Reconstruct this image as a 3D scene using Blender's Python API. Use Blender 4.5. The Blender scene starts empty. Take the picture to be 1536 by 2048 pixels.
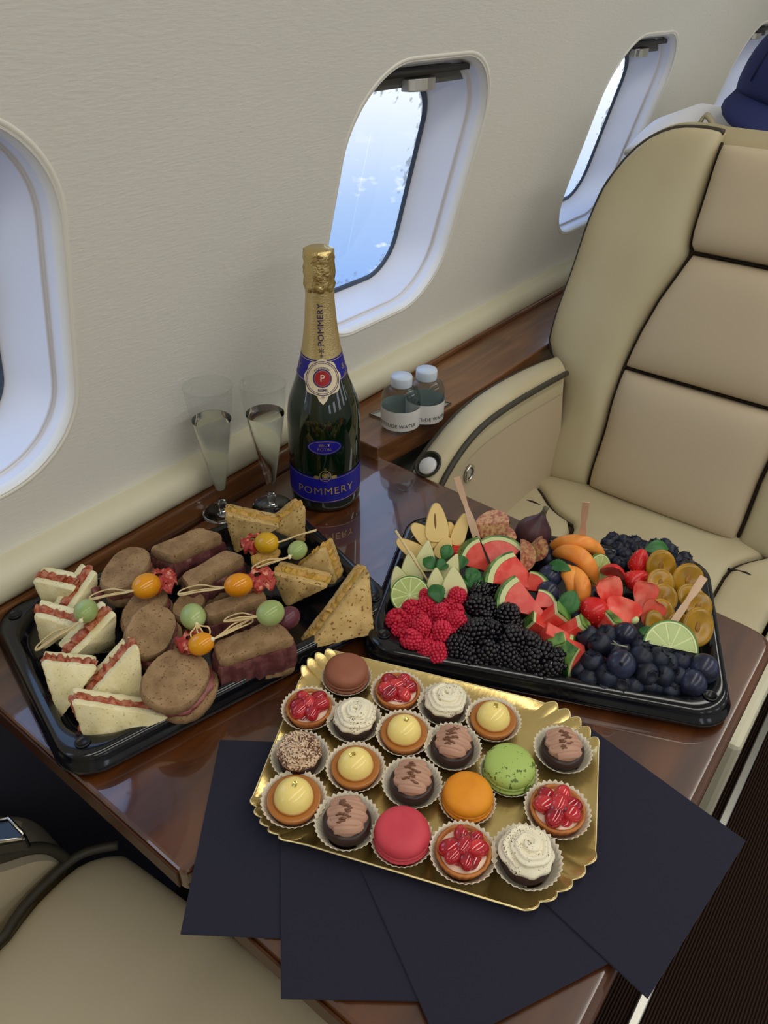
import bpy, bmesh, math, random
from mathutils import Vector, Matrix, Quaternion
random.seed(7)
C = bpy.context.scene.collection
SC = bpy.context.scene
PI = math.pi
TT = 0.70            # table top height above the floor; all heights "d" below are measured from the table top

# ---------------------------------------------------------------- camera, world, lights, exposure
RW = Matrix(((0.60980711, 0.45016725, -0.65229191), (-0.79233861, 0.36527892, -0.48864183), (0.01829793, 0.81481333, 0.57943457)))
F = 1520.0
CH = 0.549
cam = bpy.data.cameras.new('camera'); cam_o = bpy.data.objects.new('camera', cam); C.objects.link(cam_o)
cam.sensor_fit = 'VERTICAL'; cam.sensor_height = 36.0; cam.lens = F / 2048 * 36
cam.clip_start = 0.02; cam.clip_end = 500
cam_o.matrix_world = Matrix.Translation((0, 0, TT + CH)) @ RW.to_4x4()
SC.camera = cam_o
SC.view_settings.view_transform = 'Standard'; SC.view_settings.look = 'None'
SC.view_settings.gamma = 1; SC.view_settings.use_curve_mapping = False
SC.view_settings.exposure = 0.0
SC.cycles.use_denoising = True
SC.cycles.max_bounces = 10; SC.cycles.diffuse_bounces = 5; SC.cycles.transparent_max_bounces = 24
SC.cycles.transmission_bounces = 10; SC.cycles.caustics_refractive = False; SC.cycles.caustics_reflective = False
SC.cycles.sample_clamp_indirect = 6

def lin(c):
    return tuple(((v / 255) / 12.92 if v / 255 <= .04045 else ((v / 255 + .055) / 1.055) ** 2.4) for v in c)

def build_world():
    w = bpy.data.worlds.new('sky'); SC.world = w; w.use_nodes = True
    nt = w.node_tree; N = nt.nodes; L = nt.links; N.clear()
    out = N.new('ShaderNodeOutputWorld'); bg = N.new('ShaderNodeBackground'); L.new(bg.outputs[0], out.inputs[0])
    tc = N.new('ShaderNodeTexCoord'); sp = N.new('ShaderNodeSeparateXYZ'); L.new(tc.outputs['Generated'], sp.inputs[0])
    r = N.new('ShaderNodeValToRGB'); mr = N.new('ShaderNodeMapRange')
    mr.inputs['From Min'].default_value = -1; mr.inputs['From Max'].default_value = 1
    L.new(sp.outputs['Z'], mr.inputs[0]); L.new(mr.outputs[0], r.inputs[0])
    e = r.color_ramp.elements
    e[0].position = 0.0; e[0].color = (*[v * .5 for v in lin((120, 155, 215))], 1)
    e[1].position = 1.0; e[1].color = (*lin((120, 165, 225)), 1)
    for p, c in ((.30, (88, 116, 170)), (.345, (108, 134, 174)), (.385, (128, 148, 178)), (.415, (158, 168, 182)), (.44, (176, 180, 188)), (.50, (215, 218, 224)), (.56, (232, 238, 250)), (.66, (200, 216, 246))):
        k = e.new(p); k.color = (*lin(c), 1)
    # scattered small clouds over the sea below
    no = N.new('ShaderNodeTexNoise'); no.inputs['Scale'].default_value = 22; no.inputs['Detail'].default_value = 3
    mp = N.new('ShaderNodeMapping'); mp.inputs['Scale'].default_value = (1, 1, 2.2)
    L.new(tc.outputs['Generated'], mp.inputs[0]); L.new(mp.outputs[0], no.inputs[0])
    cr = N.new('ShaderNodeValToRGB'); cr.color_ramp.elements[0].position = .60; cr.color_ramp.elements[1].position = .66
    L.new(no.outputs[0], cr.inputs[0])
    m2 = N.new('ShaderNodeMapRange'); m2.inputs['From Min'].default_value = -.13; m2.inputs['From Max'].default_value = -.2
    L.new(sp.outputs['Z'], m2.inputs[0])
    mu = N.new('ShaderNodeMath'); mu.operation = 'MULTIPLY'; L.new(cr.outputs[0], mu.inputs[0]); L.new(m2.outputs[0], mu.inputs[1])
    mx = N.new('ShaderNodeMix'); mx.data_type = 'RGBA'; mx.inputs['B'].default_value = (.40, .44, .47, 1)
    L.new(mu.outputs[0], mx.inputs['Factor']); L.new(r.outputs[0], mx.inputs['A'])
    L.new(mx.outputs['Result'], bg.inputs[0])
    bg.inputs[1].default_value = 2.3
build_world()

def area(name, loc, rot, sx, sy, power, col):
    l = bpy.data.lights.new(name, 'AREA'); l.shape = 'RECTANGLE'; l.size = sx; l.size_y = sy; l.energy = power; l.color = col
    o = bpy.data.objects.new(name, l); C.objects.link(o); o.location = loc; o.rotation_euler = rot
    return o
# the two cabin wash lights along the ceiling and the ceiling panel between them
area('ceiling_wash_light', (0.6, -0.02, 1.78), (math.radians(-10), 0, 0), 3.4, 0.16, 9.8, (1.0, .965, .87))
area('ceiling_wash_light', (0.6, -0.84, 1.78), (math.radians(10), 0, 0), 3.4, 0.18, 12.8, (1.0, .97, .89))

# ---------------------------------------------------------------- helpers
def P(px, py, d=0.0):
    """the point of the cabin at height d above the table top seen at (px, py) of the photograph"""
    r = RW @ Vector((px - 768, 1024 - py, -F)); r = r * ((d - CH) / r.z); return Vector((r.x, r.y, TT + d))
def PY(px, py, y):
    r = RW @ Vector((px - 768, 1024 - py, -F)); r = r * (y / r.y); return Vector((r.x, r.y, r.z + TT + CH))
def PN(px, py, p0, n):
    r = RW @ Vector((px - 768, 1024 - py, -F)); o = Vector((0, 0, TT + CH)); t = (p0 - o).dot(n) / r.dot(n); return o + r * t

MATS = {}
def mat(name, col=None, rough=.5, metal=0, spec=.5, coat=0, coat_r=.05, sub=0, bump=None, var=None, trans=0, ior=1.45, sheen=0, col2=None, vscale=20, vdet=3, vpos=(.4, .6), aniso=None, subcol=None, rvar=None):
    if name in MATS: return MATS[name]
    m = bpy.data.materials.new(name); m.use_nodes = True; nt = m.node_tree; N = nt.nodes; L = nt.links
    b = N['Principled BSDF']
    c = (*lin(col), 1)
    b.inputs['Base Color'].default_value = c; b.inputs['Roughness'].default_value = rough; b.inputs['Metallic'].default_value = metal
    b.inputs['Specular IOR Level'].default_value = spec; b.inputs['Coat Weight'].default_value = coat; b.inputs['Coat Roughness'].default_value = coat_r
    b.inputs['IOR'].default_value = ior; b.inputs['Transmission Weight'].default_value = trans; b.inputs['Sheen Weight'].default_value = sheen
    if sub:
        b.inputs['Subsurface Weight'].default_value = sub; b.inputs['Subsurface Scale'].default_value = .004
        b.inputs['Subsurface Radius'].default_value = (1, .5, .3)
    tc = N.new('ShaderNodeTexCoord')
    if col2:
        no = N.new('ShaderNodeTexNoise'); no.inputs['Scale'].default_value = vscale; no.inputs['Detail'].default_value = vdet
        mp = N.new('ShaderNodeMapping'); mp.inputs['Scale'].default_value = aniso or (1, 1, 1)
        oi = N.new('ShaderNodeObjectInfo'); ad = N.new('ShaderNodeVectorMath'); ad.operation = 'ADD'
        ml = N.new('ShaderNodeMath'); ml.operation = 'MULTIPLY'; ml.inputs[1].default_value = 9
        L.new(oi.outputs['Random'], ml.inputs[0]); L.new(tc.outputs['Object'], ad.inputs[0]); L.new(ml.outputs[0], ad.inputs[1])
        L.new(ad.outputs[0], mp.inputs[0]); L.new(mp.outputs[0], no.inputs[0])
        cr = N.new('ShaderNodeValToRGB'); cr.color_ramp.elements[0].position = vpos[0]; cr.color_ramp.elements[1].position = vpos[1]
        cr.color_ramp.elements[0].color = c; cr.color_ramp.elements[1].color = (*lin(col2), 1)
        L.new(no.outputs[0], cr.inputs[0]); L.new(cr.outputs[0], b.inputs['Base Color'])
    if bump:
        kind, sc, st, di = bump[:4]
        if kind == 'noise':
            t = N.new('ShaderNodeTexNoise'); t.inputs['Scale'].default_value = sc; t.inputs['Detail'].default_value = 4
        elif kind == 'voronoi':
            t = N.new('ShaderNodeTexVoronoi'); t.inputs['Scale'].default_value = sc
        else:
            t = N.new('ShaderNodeTexWave'); t.inputs['Scale'].default_value = sc; t.bands_direction = kind[-1].upper()
        mp2 = N.new('ShaderNodeMapping'); mp2.inputs['Scale'].default_value = bump[4] if len(bump) > 4 else (1, 1, 1)
        L.new(tc.outputs['Object'], mp2.inputs[0]); L.new(mp2.outputs[0], t.inputs[0])
        bp = N.new('ShaderNodeBump'); bp.inputs['Strength'].default_value = st; bp.inputs['Distance'].default_value = di
        L.new(t.outputs[0], bp.inputs['Height']); L.new(bp.outputs[0], b.inputs['Normal'])
    MATS[name] = m
    return m

def tag(o, label=None, cat=None, group=None, kind=None):
    if label: o['label'] = label
    if cat: o['category'] = cat
    if group: o['group'] = group
    if kind: o['kind'] = kind
    return o
def empty(name, loc, label=None, cat=None, group=None, rot=None, kind=None):
    o = bpy.data.objects.new(name, None); o.empty_display_size = .01; C.objects.link(o); o.location = loc
    if rot is not None: o.rotation_euler = rot
    return tag(o, label, cat, group, kind)
def mesh(name, vs, fs, m, smooth=True):
    me = bpy.data.meshes.new(name); me.from_pydata([tuple(v) for v in vs], [], fs)
    if m: me.materials.append(m)
    if smooth: me.polygons.foreach_set('use_smooth', [True] * len(me.polygons))
    me.update(); return me
def root_loc(p):
    l = Vector((0, 0, 0))
    while p: l = l + p.location; p = p.parent
    return l
def obj(name, g, m, parent=None, smooth=True, base=None, bevel=0, subd=0, auto=None, fixn=True, seg=2):
    """link (verts, faces) in world metres as ONE object; origin at the parent's origin or at base"""
    vs, fs = g
    o0 = root_loc(parent) if parent else Vector(base if base is not None else (0, 0, 0))
    me = mesh(name, [Vector(v) - o0 for v in vs], fs, m, smooth)
    if fixn:
        bm = bmesh.new(); bm.from_mesh(me); bmesh.ops.recalc_face_normals(bm, faces=bm.faces); bm.to_mesh(me); bm.free()
    o = bpy.data.objects.new(name, me); C.objects.link(o)
    if parent: o.parent = parent
    else: o.location = o0
    if bevel:
        md = o.modifiers.new('bevel', 'BEVEL'); md.width = bevel; md.segments = seg; md.limit_method = 'ANGLE'; md.angle_limit = .6
    if subd:
        md = o.modifiers.new('subd', 'SUBSURF'); md.levels = subd; md.render_levels = subd
    if auto is not None: me.set_sharp_from_angle(angle=auto)
    return o
def lobj(name, g, m, parent, **k):
    """like obj() but the verts are already in the parent's own frame"""
    vs, fs = g
    me = mesh(name, vs, fs, m, k.get('smooth', True))
    bm = bmesh.new(); bm.from_mesh(me); bmesh.ops.recalc_face_normals(bm, faces=bm.faces); bm.to_mesh(me); bm.free()
    if k.get('auto') is not None: me.set_sharp_from_angle(angle=k['auto'])
    o = bpy.data.objects.new(name, me); C.objects.link(o); o.parent = parent
    if k.get('bevel'):
        md = o.modifiers.new('bevel', 'BEVEL'); md.width = k['bevel']; md.segments = 2; md.limit_method = 'ANGLE'
    return o
def copy_tree(o, parent=None):
    c = o.copy(); C.objects.link(c)
    if parent: c.parent = parent
    for ch in list(o.children): copy_tree(ch, c)
    return c
def join(*gs):
    V = []; Fc = []
    for vs, fs in gs:
        n = len(V); V += [Vector(v) for v in vs]; Fc += [tuple(i + n for i in f) for f in fs]
    return V, Fc
def xf(g, M): return [M @ Vector(v) for v in g[0]], g[1]
def mv(g, t): t = Vector(t); return [Vector(v) + t for v in g[0]], g[1]

def box(x0, x1, y0, y1, z0, z1):
    v = [(x, y, z) for z in (z0, z1) for y in (y0, y1) for x in (x0, x1)]
    return v, [(0, 2, 3, 1), (4, 5, 7, 6), (0, 1, 5, 4), (2, 6, 7, 3), (0, 4, 6, 2), (1, 3, 7, 5)]
def lathe(prof, n=32, cap=True, wob=None):
    V = []; Fc = []
    for k, (r, z) in enumerate(prof):
        for i in range(n):
            a = 2 * PI * i / n; rr = r * (wob(a, k) if wob else 1)
            V.append(Vector((rr * math.cos(a), rr * math.sin(a), z)))
    for k in range(len(prof) - 1):
        for i in range(n):
            j = (i + 1) % n; Fc.append((k * n + i, k * n + j, (k + 1) * n + j, (k + 1) * n + i))
    if cap:
        if prof[0][0] > 1e-6: Fc.append(tuple(range(n - 1, -1, -1)))
        if prof[-1][0] > 1e-6: Fc.append(tuple(range((len(prof) - 1) * n, len(prof) * n)))
    return V, Fc
def tube(path, r, n=8, closed=False, cap=True):
    path = [Vector(p) for p in path]; V = []; Fc = []; K = len(path)
    up = Vector((0, 0, 1)); prev = None
    for k, p in enumerate(path):
        if closed: t = path[(k + 1) % K] - path[k - 1]
        else: t = path[min(k + 1, K - 1)] - path[max(k - 1, 0)]
        t.normalize()
        if prev is None:
            a = t.cross(up)
            if a.length < 1e-3: a = t.cross(Vector((1, 0, 0)))
        else: a = prev - t * prev.dot(t)
        a.normalize(); prev = a; b = t.cross(a)
        rr = r(k / (K - 1)) if callable(r) else r
        for i in range(n):
            an = 2 * PI * i / n; V.append(p + a * math.cos(an) * rr + b * math.sin(an) * rr)
    for k in range(K if closed else K - 1):
        k2 = (k + 1) % K
        for i in range(n):
            j = (i + 1) % n; Fc.append((k * n + i, k * n + j, k2 * n + j, k2 * n + i))
    if cap and not closed: Fc += [tuple(range(n - 1, -1, -1)), tuple(range((K - 1) * n, K * n))]
    return V, Fc
def extrude(poly, vec):
    n = len(poly); V = [Vector(p) for p in poly] + [Vector(p) + Vector(vec) for p in poly]
    return V, [tuple(range(n - 1, -1, -1)), tuple(range(n, 2 * n))] + [(i, (i + 1) % n, n + (i + 1) % n, n + i) for i in range(n)]
def loft(rings, closed=True, cap=True):
    n = len(rings[0]); V = [Vector(p) for r in rings for p in r]; Fc = []
    for k in range(len(rings) - 1):
        for i in range(n if closed else n - 1):
            j = (i + 1) % n; Fc.append((k * n + i, k * n + j, (k + 1) * n + j, (k + 1) * n + i))
    if cap: Fc += [tuple(range(n - 1, -1, -1)), tuple(range((len(rings) - 1) * n, len(rings) * n))]
    return V, Fc
def rrect(hx, hy, r, n=8):
    """rounded rectangle, counter-clockwise, 4*n points"""
    out = []
    for q, (cx, cy) in enumerate(((hx - r, hy - r), (-hx + r, hy - r), (-hx + r, -hy + r), (hx - r, -hy + r))):
        for i in range(n):
            a = PI / 2 * q + PI / 2 * i / (n - 1); out.append((cx + r * math.cos(a), cy + r * math.sin(a)))
    return out
def resample(pts, n):
    pts = [Vector(p) for p in pts]; d = [0]
    for a, b in zip(pts, pts[1:]): d.append(d[-1] + (b - a).length)
    out = []
    for i in range(n):
        t = d[-1] * i / (n - 1); k = 0
        while k < len(d) - 2 and d[k + 1] < t: k += 1
        f = (t - d[k]) / max(1e-9, d[k + 1] - d[k]); out.append(pts[k].lerp(pts[k + 1], f))
    return out
def smoothpts(pts, it=2):
    pts = [Vector(p) for p in pts]
    for _ in range(it):
        q = [pts[0]]
        for a, b in zip(pts, pts[1:]): q += [a.lerp(b, .25), a.lerp(b, .75)]
        q.append(pts[-1]); pts = q
    return pts
def puff(A, B, nrm, amp, depth, n=26, m=18, k=3.2, rim=0.0):
    """upholstered panel between the edge lines A and B, bulging by amp along nrm"""
    A = resample(A, n); B = resample(B, n); nrm = Vector(nrm).normalized(); V = []; Fc = []
    def f(t, e=k): return max(0.0, 1 - abs(2 * t - 1) ** e) ** (1 / e)
    us = [.5 - .5 * math.cos(PI * i / (m - 1)) for i in range(m)]; ws = [.5 - .5 * math.cos(PI * i / (n - 1)) for i in range(n)]
    A2 = [A[0].lerp(A[0], 0)] ; 
    def at(pts, t):
        x = t * (n - 1); i = min(int(x), n - 2); return pts[i].lerp(pts[i + 1], x - i)
    for w in ws:
        a = at(A, w); b = at(B, w)
        for u in us: V.append(a.lerp(b, u) + nrm * (amp * f(u) * f(w)))
    for i in range(n - 1):
        for j in range(m - 1): Fc.append((i * m + j, i * m + j + 1, (i + 1) * m + j + 1, (i + 1) * m + j))
    rim_i = [j for j in range(m)] + [i * m + m - 1 for i in range(1, n)] + [(n - 1) * m + j for j in range(m - 2, -1, -1)] + [i * m for i in range(n - 2, 0, -1)]
    b0 = len(V); V += [V[i] - nrm * depth for i in rim_i]; R = len(rim_i)
    for i in range(R): j = (i + 1) % R; Fc.append((rim_i[i], b0 + i, b0 + j, rim_i[j]))
    Fc.append(tuple(range(b0, b0 + R)))
    return V, Fc
# ---------------------------------------------------------------- materials of the cabin
M_wall = mat('wall_fabric', (226, 225, 219), rough=.75, spec=.25, bump=('noise', 260, .25, .0015, (.35, 1, 1.6)))
M_trimc = mat('cream_trim', (214, 209, 184), rough=.45, spec=.35)
M_reveal = mat('window_reveal', (226, 226, 232), rough=.42, spec=.4)
M_gasket = mat('window_gasket', (70, 84, 104), rough=.4)
M_shade = mat('shade_grey', (98, 98, 96), rough=.6)
M_silver = mat('brushed_silver', (200, 198, 190), rough=.3, metal=.85)
M_navy_wall = mat('navy_sidewall', (42, 42, 54), rough=.85)
M_dado = mat('grey_dado', (104, 108, 104), rough=.8)
M_leather = mat('cream_leather', (192, 182, 150), rough=.46, spec=.4, bump=('noise', 420, .12, .0008), col2=(186, 174, 142), vscale=6)
M_pink = mat('beige_leather', (190, 174, 148), rough=.46, spec=.4, bump=('noise', 420, .12, .0008))
M_piping = mat('dark_piping', (58, 54, 44), rough=.55)
M_seam = mat('seam_dark', (44, 32, 24), rough=.8)
M_chrome = mat('chrome', (210, 208, 200), rough=.18, metal=1)
M_black = mat('black_plastic', (14, 15, 17), rough=.22, spec=.6)

def wood(name, c1, c2, c3, scale=6, rot=(0, 0, 0), rough=.08, coat=1.0):
    m = bpy.data.materials.new(name); m.use_nodes = True; nt = m.node_tree; N = nt.nodes; L = nt.links; b = N['Principled BSDF']
    tc = N.new('ShaderNodeTexCoord'); mp = N.new('ShaderNodeMapping'); mp.inputs['Rotation'].default_value = rot; mp.inputs['Scale'].default_value = (1, 9, 9)
    no = N.new('ShaderNodeTexNoise'); no.inputs['Scale'].default_value = scale; no.inputs['Detail'].default_value = 5; no.inputs['Distortion'].default_value = .7
    L.new(tc.outputs['Object'], mp.inputs[0]); L.new(mp.outputs[0], no.inputs[0])
    cr = N.new('ShaderNodeValToRGB'); e = cr.color_ramp.elements
    e[0].position = .33; e[0].color = (*lin(c1), 1); e[1].position = .68; e[1].color = (*lin(c3), 1); k = e.new(.5); k.color = (*lin(c2), 1)
    L.new(no.outputs[0], cr.inputs[0]); L.new(cr.outputs[0], b.inputs['Base Color'])
    b.inputs['Roughness'].default_value = .35; b.inputs['Coat Weight'].default_value = coat; b.inputs['Coat Roughness'].default_value = rough
    b.inputs['Coat IOR'].default_value = 1.62
    return m
M_wood = wood('walnut_veneer', (56, 26, 8), (74, 37, 12), (96, 52, 18), 3.5, (0, 0, math.radians(8)), .035)
M_ledge = wood('ledge_walnut', (92, 57, 32), (114, 73, 42), (132, 88, 54), 6, (0, 0, 0), .12, .6)

def carpet():
    m = bpy.data.materials.new('carpet_brown'); m.use_nodes = True; nt = m.node_tree; N = nt.nodes; L = nt.links; b = N['Principled BSDF']
    b.inputs['Roughness'].default_value = .95; b.inputs['Specular IOR Level'].default_value = .1
    tc = N.new('ShaderNodeTexCoord'); wv = N.new('ShaderNodeTexWave'); wv.bands_direction = 'Y'; wv.inputs['Scale'].default_value = 70; wv.inputs['Distortion'].default_value = 1.2
    wv.inputs['Detail'].default_value = 2; L.new(tc.outputs['Object'], wv.inputs[0])
    cr = N.new('ShaderNodeValToRGB'); cr.color_ramp.elements[0].color = (*lin((42, 30, 25)), 1); cr.color_ramp.elements[1].color = (*lin((70, 50, 41)), 1)
    cr.color_ramp.elements[0].position = .25
    L.new(wv.outputs[0], cr.inputs[0]); L.new(cr.outputs[0], b.inputs['Base Color'])
    bp = N.new('ShaderNodeBump'); bp.inputs['Strength'].default_value = .8; bp.inputs['Distance'].default_value = .004
    L.new(wv.outputs[0], bp.inputs['Height']); L.new(bp.outputs[0], b.inputs['Normal'])
    return m
M_carpet = carpet()

def pane_mat():
    m = bpy.data.materials.new('window_glass'); m.use_nodes = True; nt = m.node_tree; N = nt.nodes; L = nt.links; N.clear()
    out = N.new('ShaderNodeOutputMaterial'); tr = N.new('ShaderNodeBsdfTransparent'); gl = N.new('ShaderNodeBsdfGlossy'); gl.inputs['Roughness'].default_value = .02
    tr.inputs[0].default_value = (.93, .965, 1, 1)
    mx = N.new('ShaderNodeMixShader'); mx.inputs[0].default_value = .05
    L.new(tr.outputs[0], mx.inputs[1]); L.new(gl.outputs[0], mx.inputs[2])
    fr = N.new('ShaderNodeBsdfDiffuse'); fr.inputs[0].default_value = (.32, .42, .6, 1); m2 = N.new('ShaderNodeMixShader')
    at = N.new('ShaderNodeAttribute'); at.attribute_name = 'frost'
    no = N.new('ShaderNodeTexNoise'); no.inputs['Scale'].default_value = 90; no.inputs['Detail'].default_value = 2
    tc = N.new('ShaderNodeTexCoord'); L.new(tc.outputs['Object'], no.inputs[0])
    ad = N.new('ShaderNodeMath'); ad.operation = 'ADD'; L.new(no.outputs[0], ad.inputs[0]); L.new(at.outputs['Fac'], ad.inputs[1])
    mr = N.new('ShaderNodeMapRange'); mr.inputs['From Min'].default_value = 1.0; mr.inputs['From Max'].default_value = 1.12; mr.inputs['To Max'].default_value = .6
    L.new(ad.outputs[0], mr.inputs[0]); L.new(mr.outputs[0], m2.inputs[0]); L.new(mx.outputs[0], m2.inputs[1]); L.new(fr.outputs[0], m2.inputs[2])
    L.new(m2.outputs[0], out.inputs[0])
    return m
M_pane = pane_mat()

# ---------------------------------------------------------------- cabin shell
def yw(d):
    """inside face of the curved side wall at height d above the table top"""
    if d < .06: return .67
    return .67 - .2 * (d - .06) - .12 * (d - .06) ** 2 - .55 * max(0, d - .62) ** 2
XA, XB = -1.6, 3.4
WZ0, WZ1 = .13, .47; WC = (WZ0 + WZ1) / 2; WHX, WHZ, WR = .148, .17, .092
WX = [-.452, .203, .85, 1.527, 2.235, 2.90]
def win_ring(cx, off, e, n=14):
    r = max(.02, WR - off)
    return [Vector((cx + x, yw(WC + z) + e, TT + WC + z)) for x, z in rrect(WHX - off, WHZ - off, r, n)]
bm_parts = []
edges_x = [XA] + [(a + b) / 2 for a, b in zip(WX, WX[1:])] + [XB]
D0, D1 = .05, .60
for i, cx in enumerate(WX):
    x0, x1 = edges_x[i], edges_x[i + 1]
    inner = [(cx + x, WC + z) for x, z in rrect(WHX - .002, WHZ - .002, WR, 14)]
    rings = []
    for t in (0, .06, .2, .4, .7, 1):
        ring = []
        for (x, z) in inner:
            dx, dz = x - cx, z - WC
            s = 1e9
            if dx > 1e-6: s = min(s, (x1 - cx) / dx)
            if dx < -1e-6: s = min(s, (x0 - cx) / dx)
            if dz > 1e-6: s = min(s, (D1 - WC) / dz)
            if dz < -1e-6: s = min(s, (D0 - WC) / dz)
            ox, oz = cx + dx * s, WC + dz * s
            px, pz = x + (ox - x) * t, z + (oz - z) * t
            ring.append(Vector((px, yw(pz), TT + pz)))
        rings.append(ring)
    bm_parts.append(loft(rings, cap=False))
    # corner fans between the outer ring and the cell's corners
    o = rings[-1]
    for (qx, qz) in ((x1, D1), (x0, D1), (x0, D0), (x1, D0)):
        best = None
        for a in range(len(o)):
            b = (a + 1) % len(o); pa, pb = o[a], o[b]
            ca = abs(pa.x - qx) < 1e-5, abs(pa.z - TT - qz) < 1e-5; cb = abs(pb.x - qx) < 1e-5, abs(pb.z - TT - qz) < 1e-5
            if (ca[0] and cb[1]) or (ca[1] and cb[0]): best = (pa, pb)
        if best: bm_parts.append(([best[0], best[1], Vector((qx, yw(qz), TT + qz))], [(0, 1, 2)]))
up = [(yw(d), TT + d) for d in [D1 + .022 * i for i in range(0, 20)]]
yy, zz = up[-1]
prof = up + [(yy - .05, zz + .045), (yy - .12, zz + .07)]
def strip(prof, x0=XA, x1=XB, nx=2):
    V = []; Fc = []
    for i in range(nx):
        x = x0 + (x1 - x0) * i / (nx - 1)
        V += [Vector((x, y, z)) for y, z in prof]
    n = len(prof)
    for i in range(nx - 1):
        for k in range(n - 1): Fc.append((i * n + k, i * n + k + 1, (i + 1) * n + k + 1, (i + 1) * n + k))
    return V, Fc
bm_parts.append(strip(prof))
o = obj('wall_left', join(*bm_parts), M_wall, fixn=False); tag(o, kind='structure')
md = o.modifiers.new('weld', 'WELD'); md.merge_threshold = .0004
ctop = prof[-1]
YM = -.43                                                   # centre line of the cabin
ceil = [(ctop[0], ctop[1]), (ctop[0] - .12, ctop[1] + .02), (YM + .1, ctop[1] + .03), (YM - .1, ctop[1] + .03), (2 * YM - ctop[0] + .12, ctop[1] + .02), (2 * YM - ctop[0], ctop[1])]
tag(obj('ceiling', strip(ceil), mat('ceiling_white', (215, 213, 206), rough=.8), fixn=False), kind='structure')
mir = lambda pr: [(2 * YM - y, z) for y, z in pr]
low = [(.67, 0.0), (.67, TT + D0)]
# opposite wall: same profile, a window belt with openings left as gaps between piers
tag(obj('wall_right', join(strip(mir([(yw(d), TT + d) for d in (.47, .5, .55)] + up + prof[-2:])), strip(mir([(.67, 0), (.67, TT + .1), (yw(WZ0), TT + WZ0)])),
    *[strip(mir([(yw(WZ0), TT + WZ0), (yw(.3), TT + .3), (yw(.47), TT + .47)]), a, b) for a, b in zip([XA] + [x + .13 for x in WX], [x - .13 for x in WX] + [XB])]), M_wall, fixn=False), kind='structure')
tag(obj('wall_back', ([(XA, .9, 0), (XA, -1.7, 0), (XA, -1.7, 2.0), (XA, .9, 2.0)], [(0, 1, 2, 3)]), M_wall, fixn=False), kind='structure')
tag(obj('wall_front', ([(XB, .9, 0), (XB, -1.7, 0), (XB, -1.7, 2.0), (XB, .9, 2.0)], [(3, 2, 1, 0)]), M_wall, fixn=False), kind='structure')
tag(obj('floor', box(XA, XB, -1.6, .72, -.03, 0), M_carpet), kind='structure')
tag(obj('wall_lower', join(box(XA, XB, .662, .68, 0, TT + .03)), M_navy_wall), kind='structure')

# windows -------------------------------------------------------
for i, cx in enumerate(WX):
    if i in (0, 5): continue
    w = empty('window_%d' % i, (cx, yw(WC), TT + WC), kind='structure')
    lip = [win_ring(cx, o_, e_) for o_, e_ in ((-.004, .0004), (-.0025, -.0009), (-.0005, -.0009), (.002, .0008), (.0045, .0045), (.006, .010))]
    obj('window_lip', loft(lip, cap=False), mat('window_lip_cream', (236, 234, 226), rough=.4), w)
    rv = [win_ring(cx, o_, e_) for o_, e_ in ((.006, .010), (.007, .024), (.0085, .0255), (.0100, .0235), (.0105, .028), (.016, .048), (.025, .068), (.031, .075))]
    obj('reveal', loft(rv, cap=False), M_reveal, w)
    gk = [win_ring(cx, o_, e_) for o_, e_ in ((.031, .075), (.032, .0738), (.0335, .0752), (.0355, .0745), (.038, .078))]
    obj('gasket', loft(gk, cap=False), M_gasket, w)
    rg = [win_ring(cx, o_, .0775) for o_ in (.035, .048, .060, .072)] + [[Vector((cx + (p.x - cx) * .02, p.y, p.z)) for p in win_ring(cx, .09, .0775)]]
    g = loft(rg, cap=False)
    pane = obj('pane', g, M_pane, w)
    at = pane.data.attributes.new('frost', 'FLOAT', 'POINT'); n_ = len(rg[0])
    vals = []
    for k_, r_ in enumerate(rg):
        for p_ in r_:
            base_ = (.62, .42, .30, .1, 0)[k_]; side = .12 * max(0, min(1, (p_.x - cx) / .1)) * max(0, min(1, .5 + (p_.z - TT - WC) / .3))
            vals.append(base_ - .05 + side * (1 if k_ < 4 else 0))
    at.data.foreach_set('value', vals)
    # pulled-up shade in the top of the opening, with its handle
    cut = .437
    rr = [(x, z) for x, z in rrect(WHX - .010, WHZ - .0085, WR - .0085, 14) if z + WC > cut]
    rr.sort(key=lambda q: q[0])
    poly = [Vector((cx + x, yw(WC + z) + .030, TT + WC + z)) for x, z in rr]
    xl = max(abs(q[0]) for q in rr) + .004
    poly = [Vector((cx - xl, yw(cut) + .03, TT + cut))] + poly + [Vector((cx + xl, yw(cut) + .03, TT + cut))]
    obj('shade', extrude(poly, (0, .008, 0)), M_shade, w, smooth=False)
    hx0 = cx + .005
    h = []
    for t in range(9):
        a = PI * t / 8
        h.append((hx0 - .030 * math.cos(a), -.018 * math.sin(a) ** .6))
    hp = [Vector((x, yw(cut) + .030 + y, TT + cut - .004)) for x, y in h]
    obj('shade_handle', extrude(hp, (0, 0, .014)), M_silver, w, smooth=False, bevel=.0015)
    obj('shade_rail', box(cx - xl * .8, cx + xl * .8, yw(WZ1 - .02) + .012, yw(WZ1 - .02) + .02, TT + WZ1 - .019, TT + WZ1 - .012), mat('rail_dark', (52, 50, 48), rough=.5), w)

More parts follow.
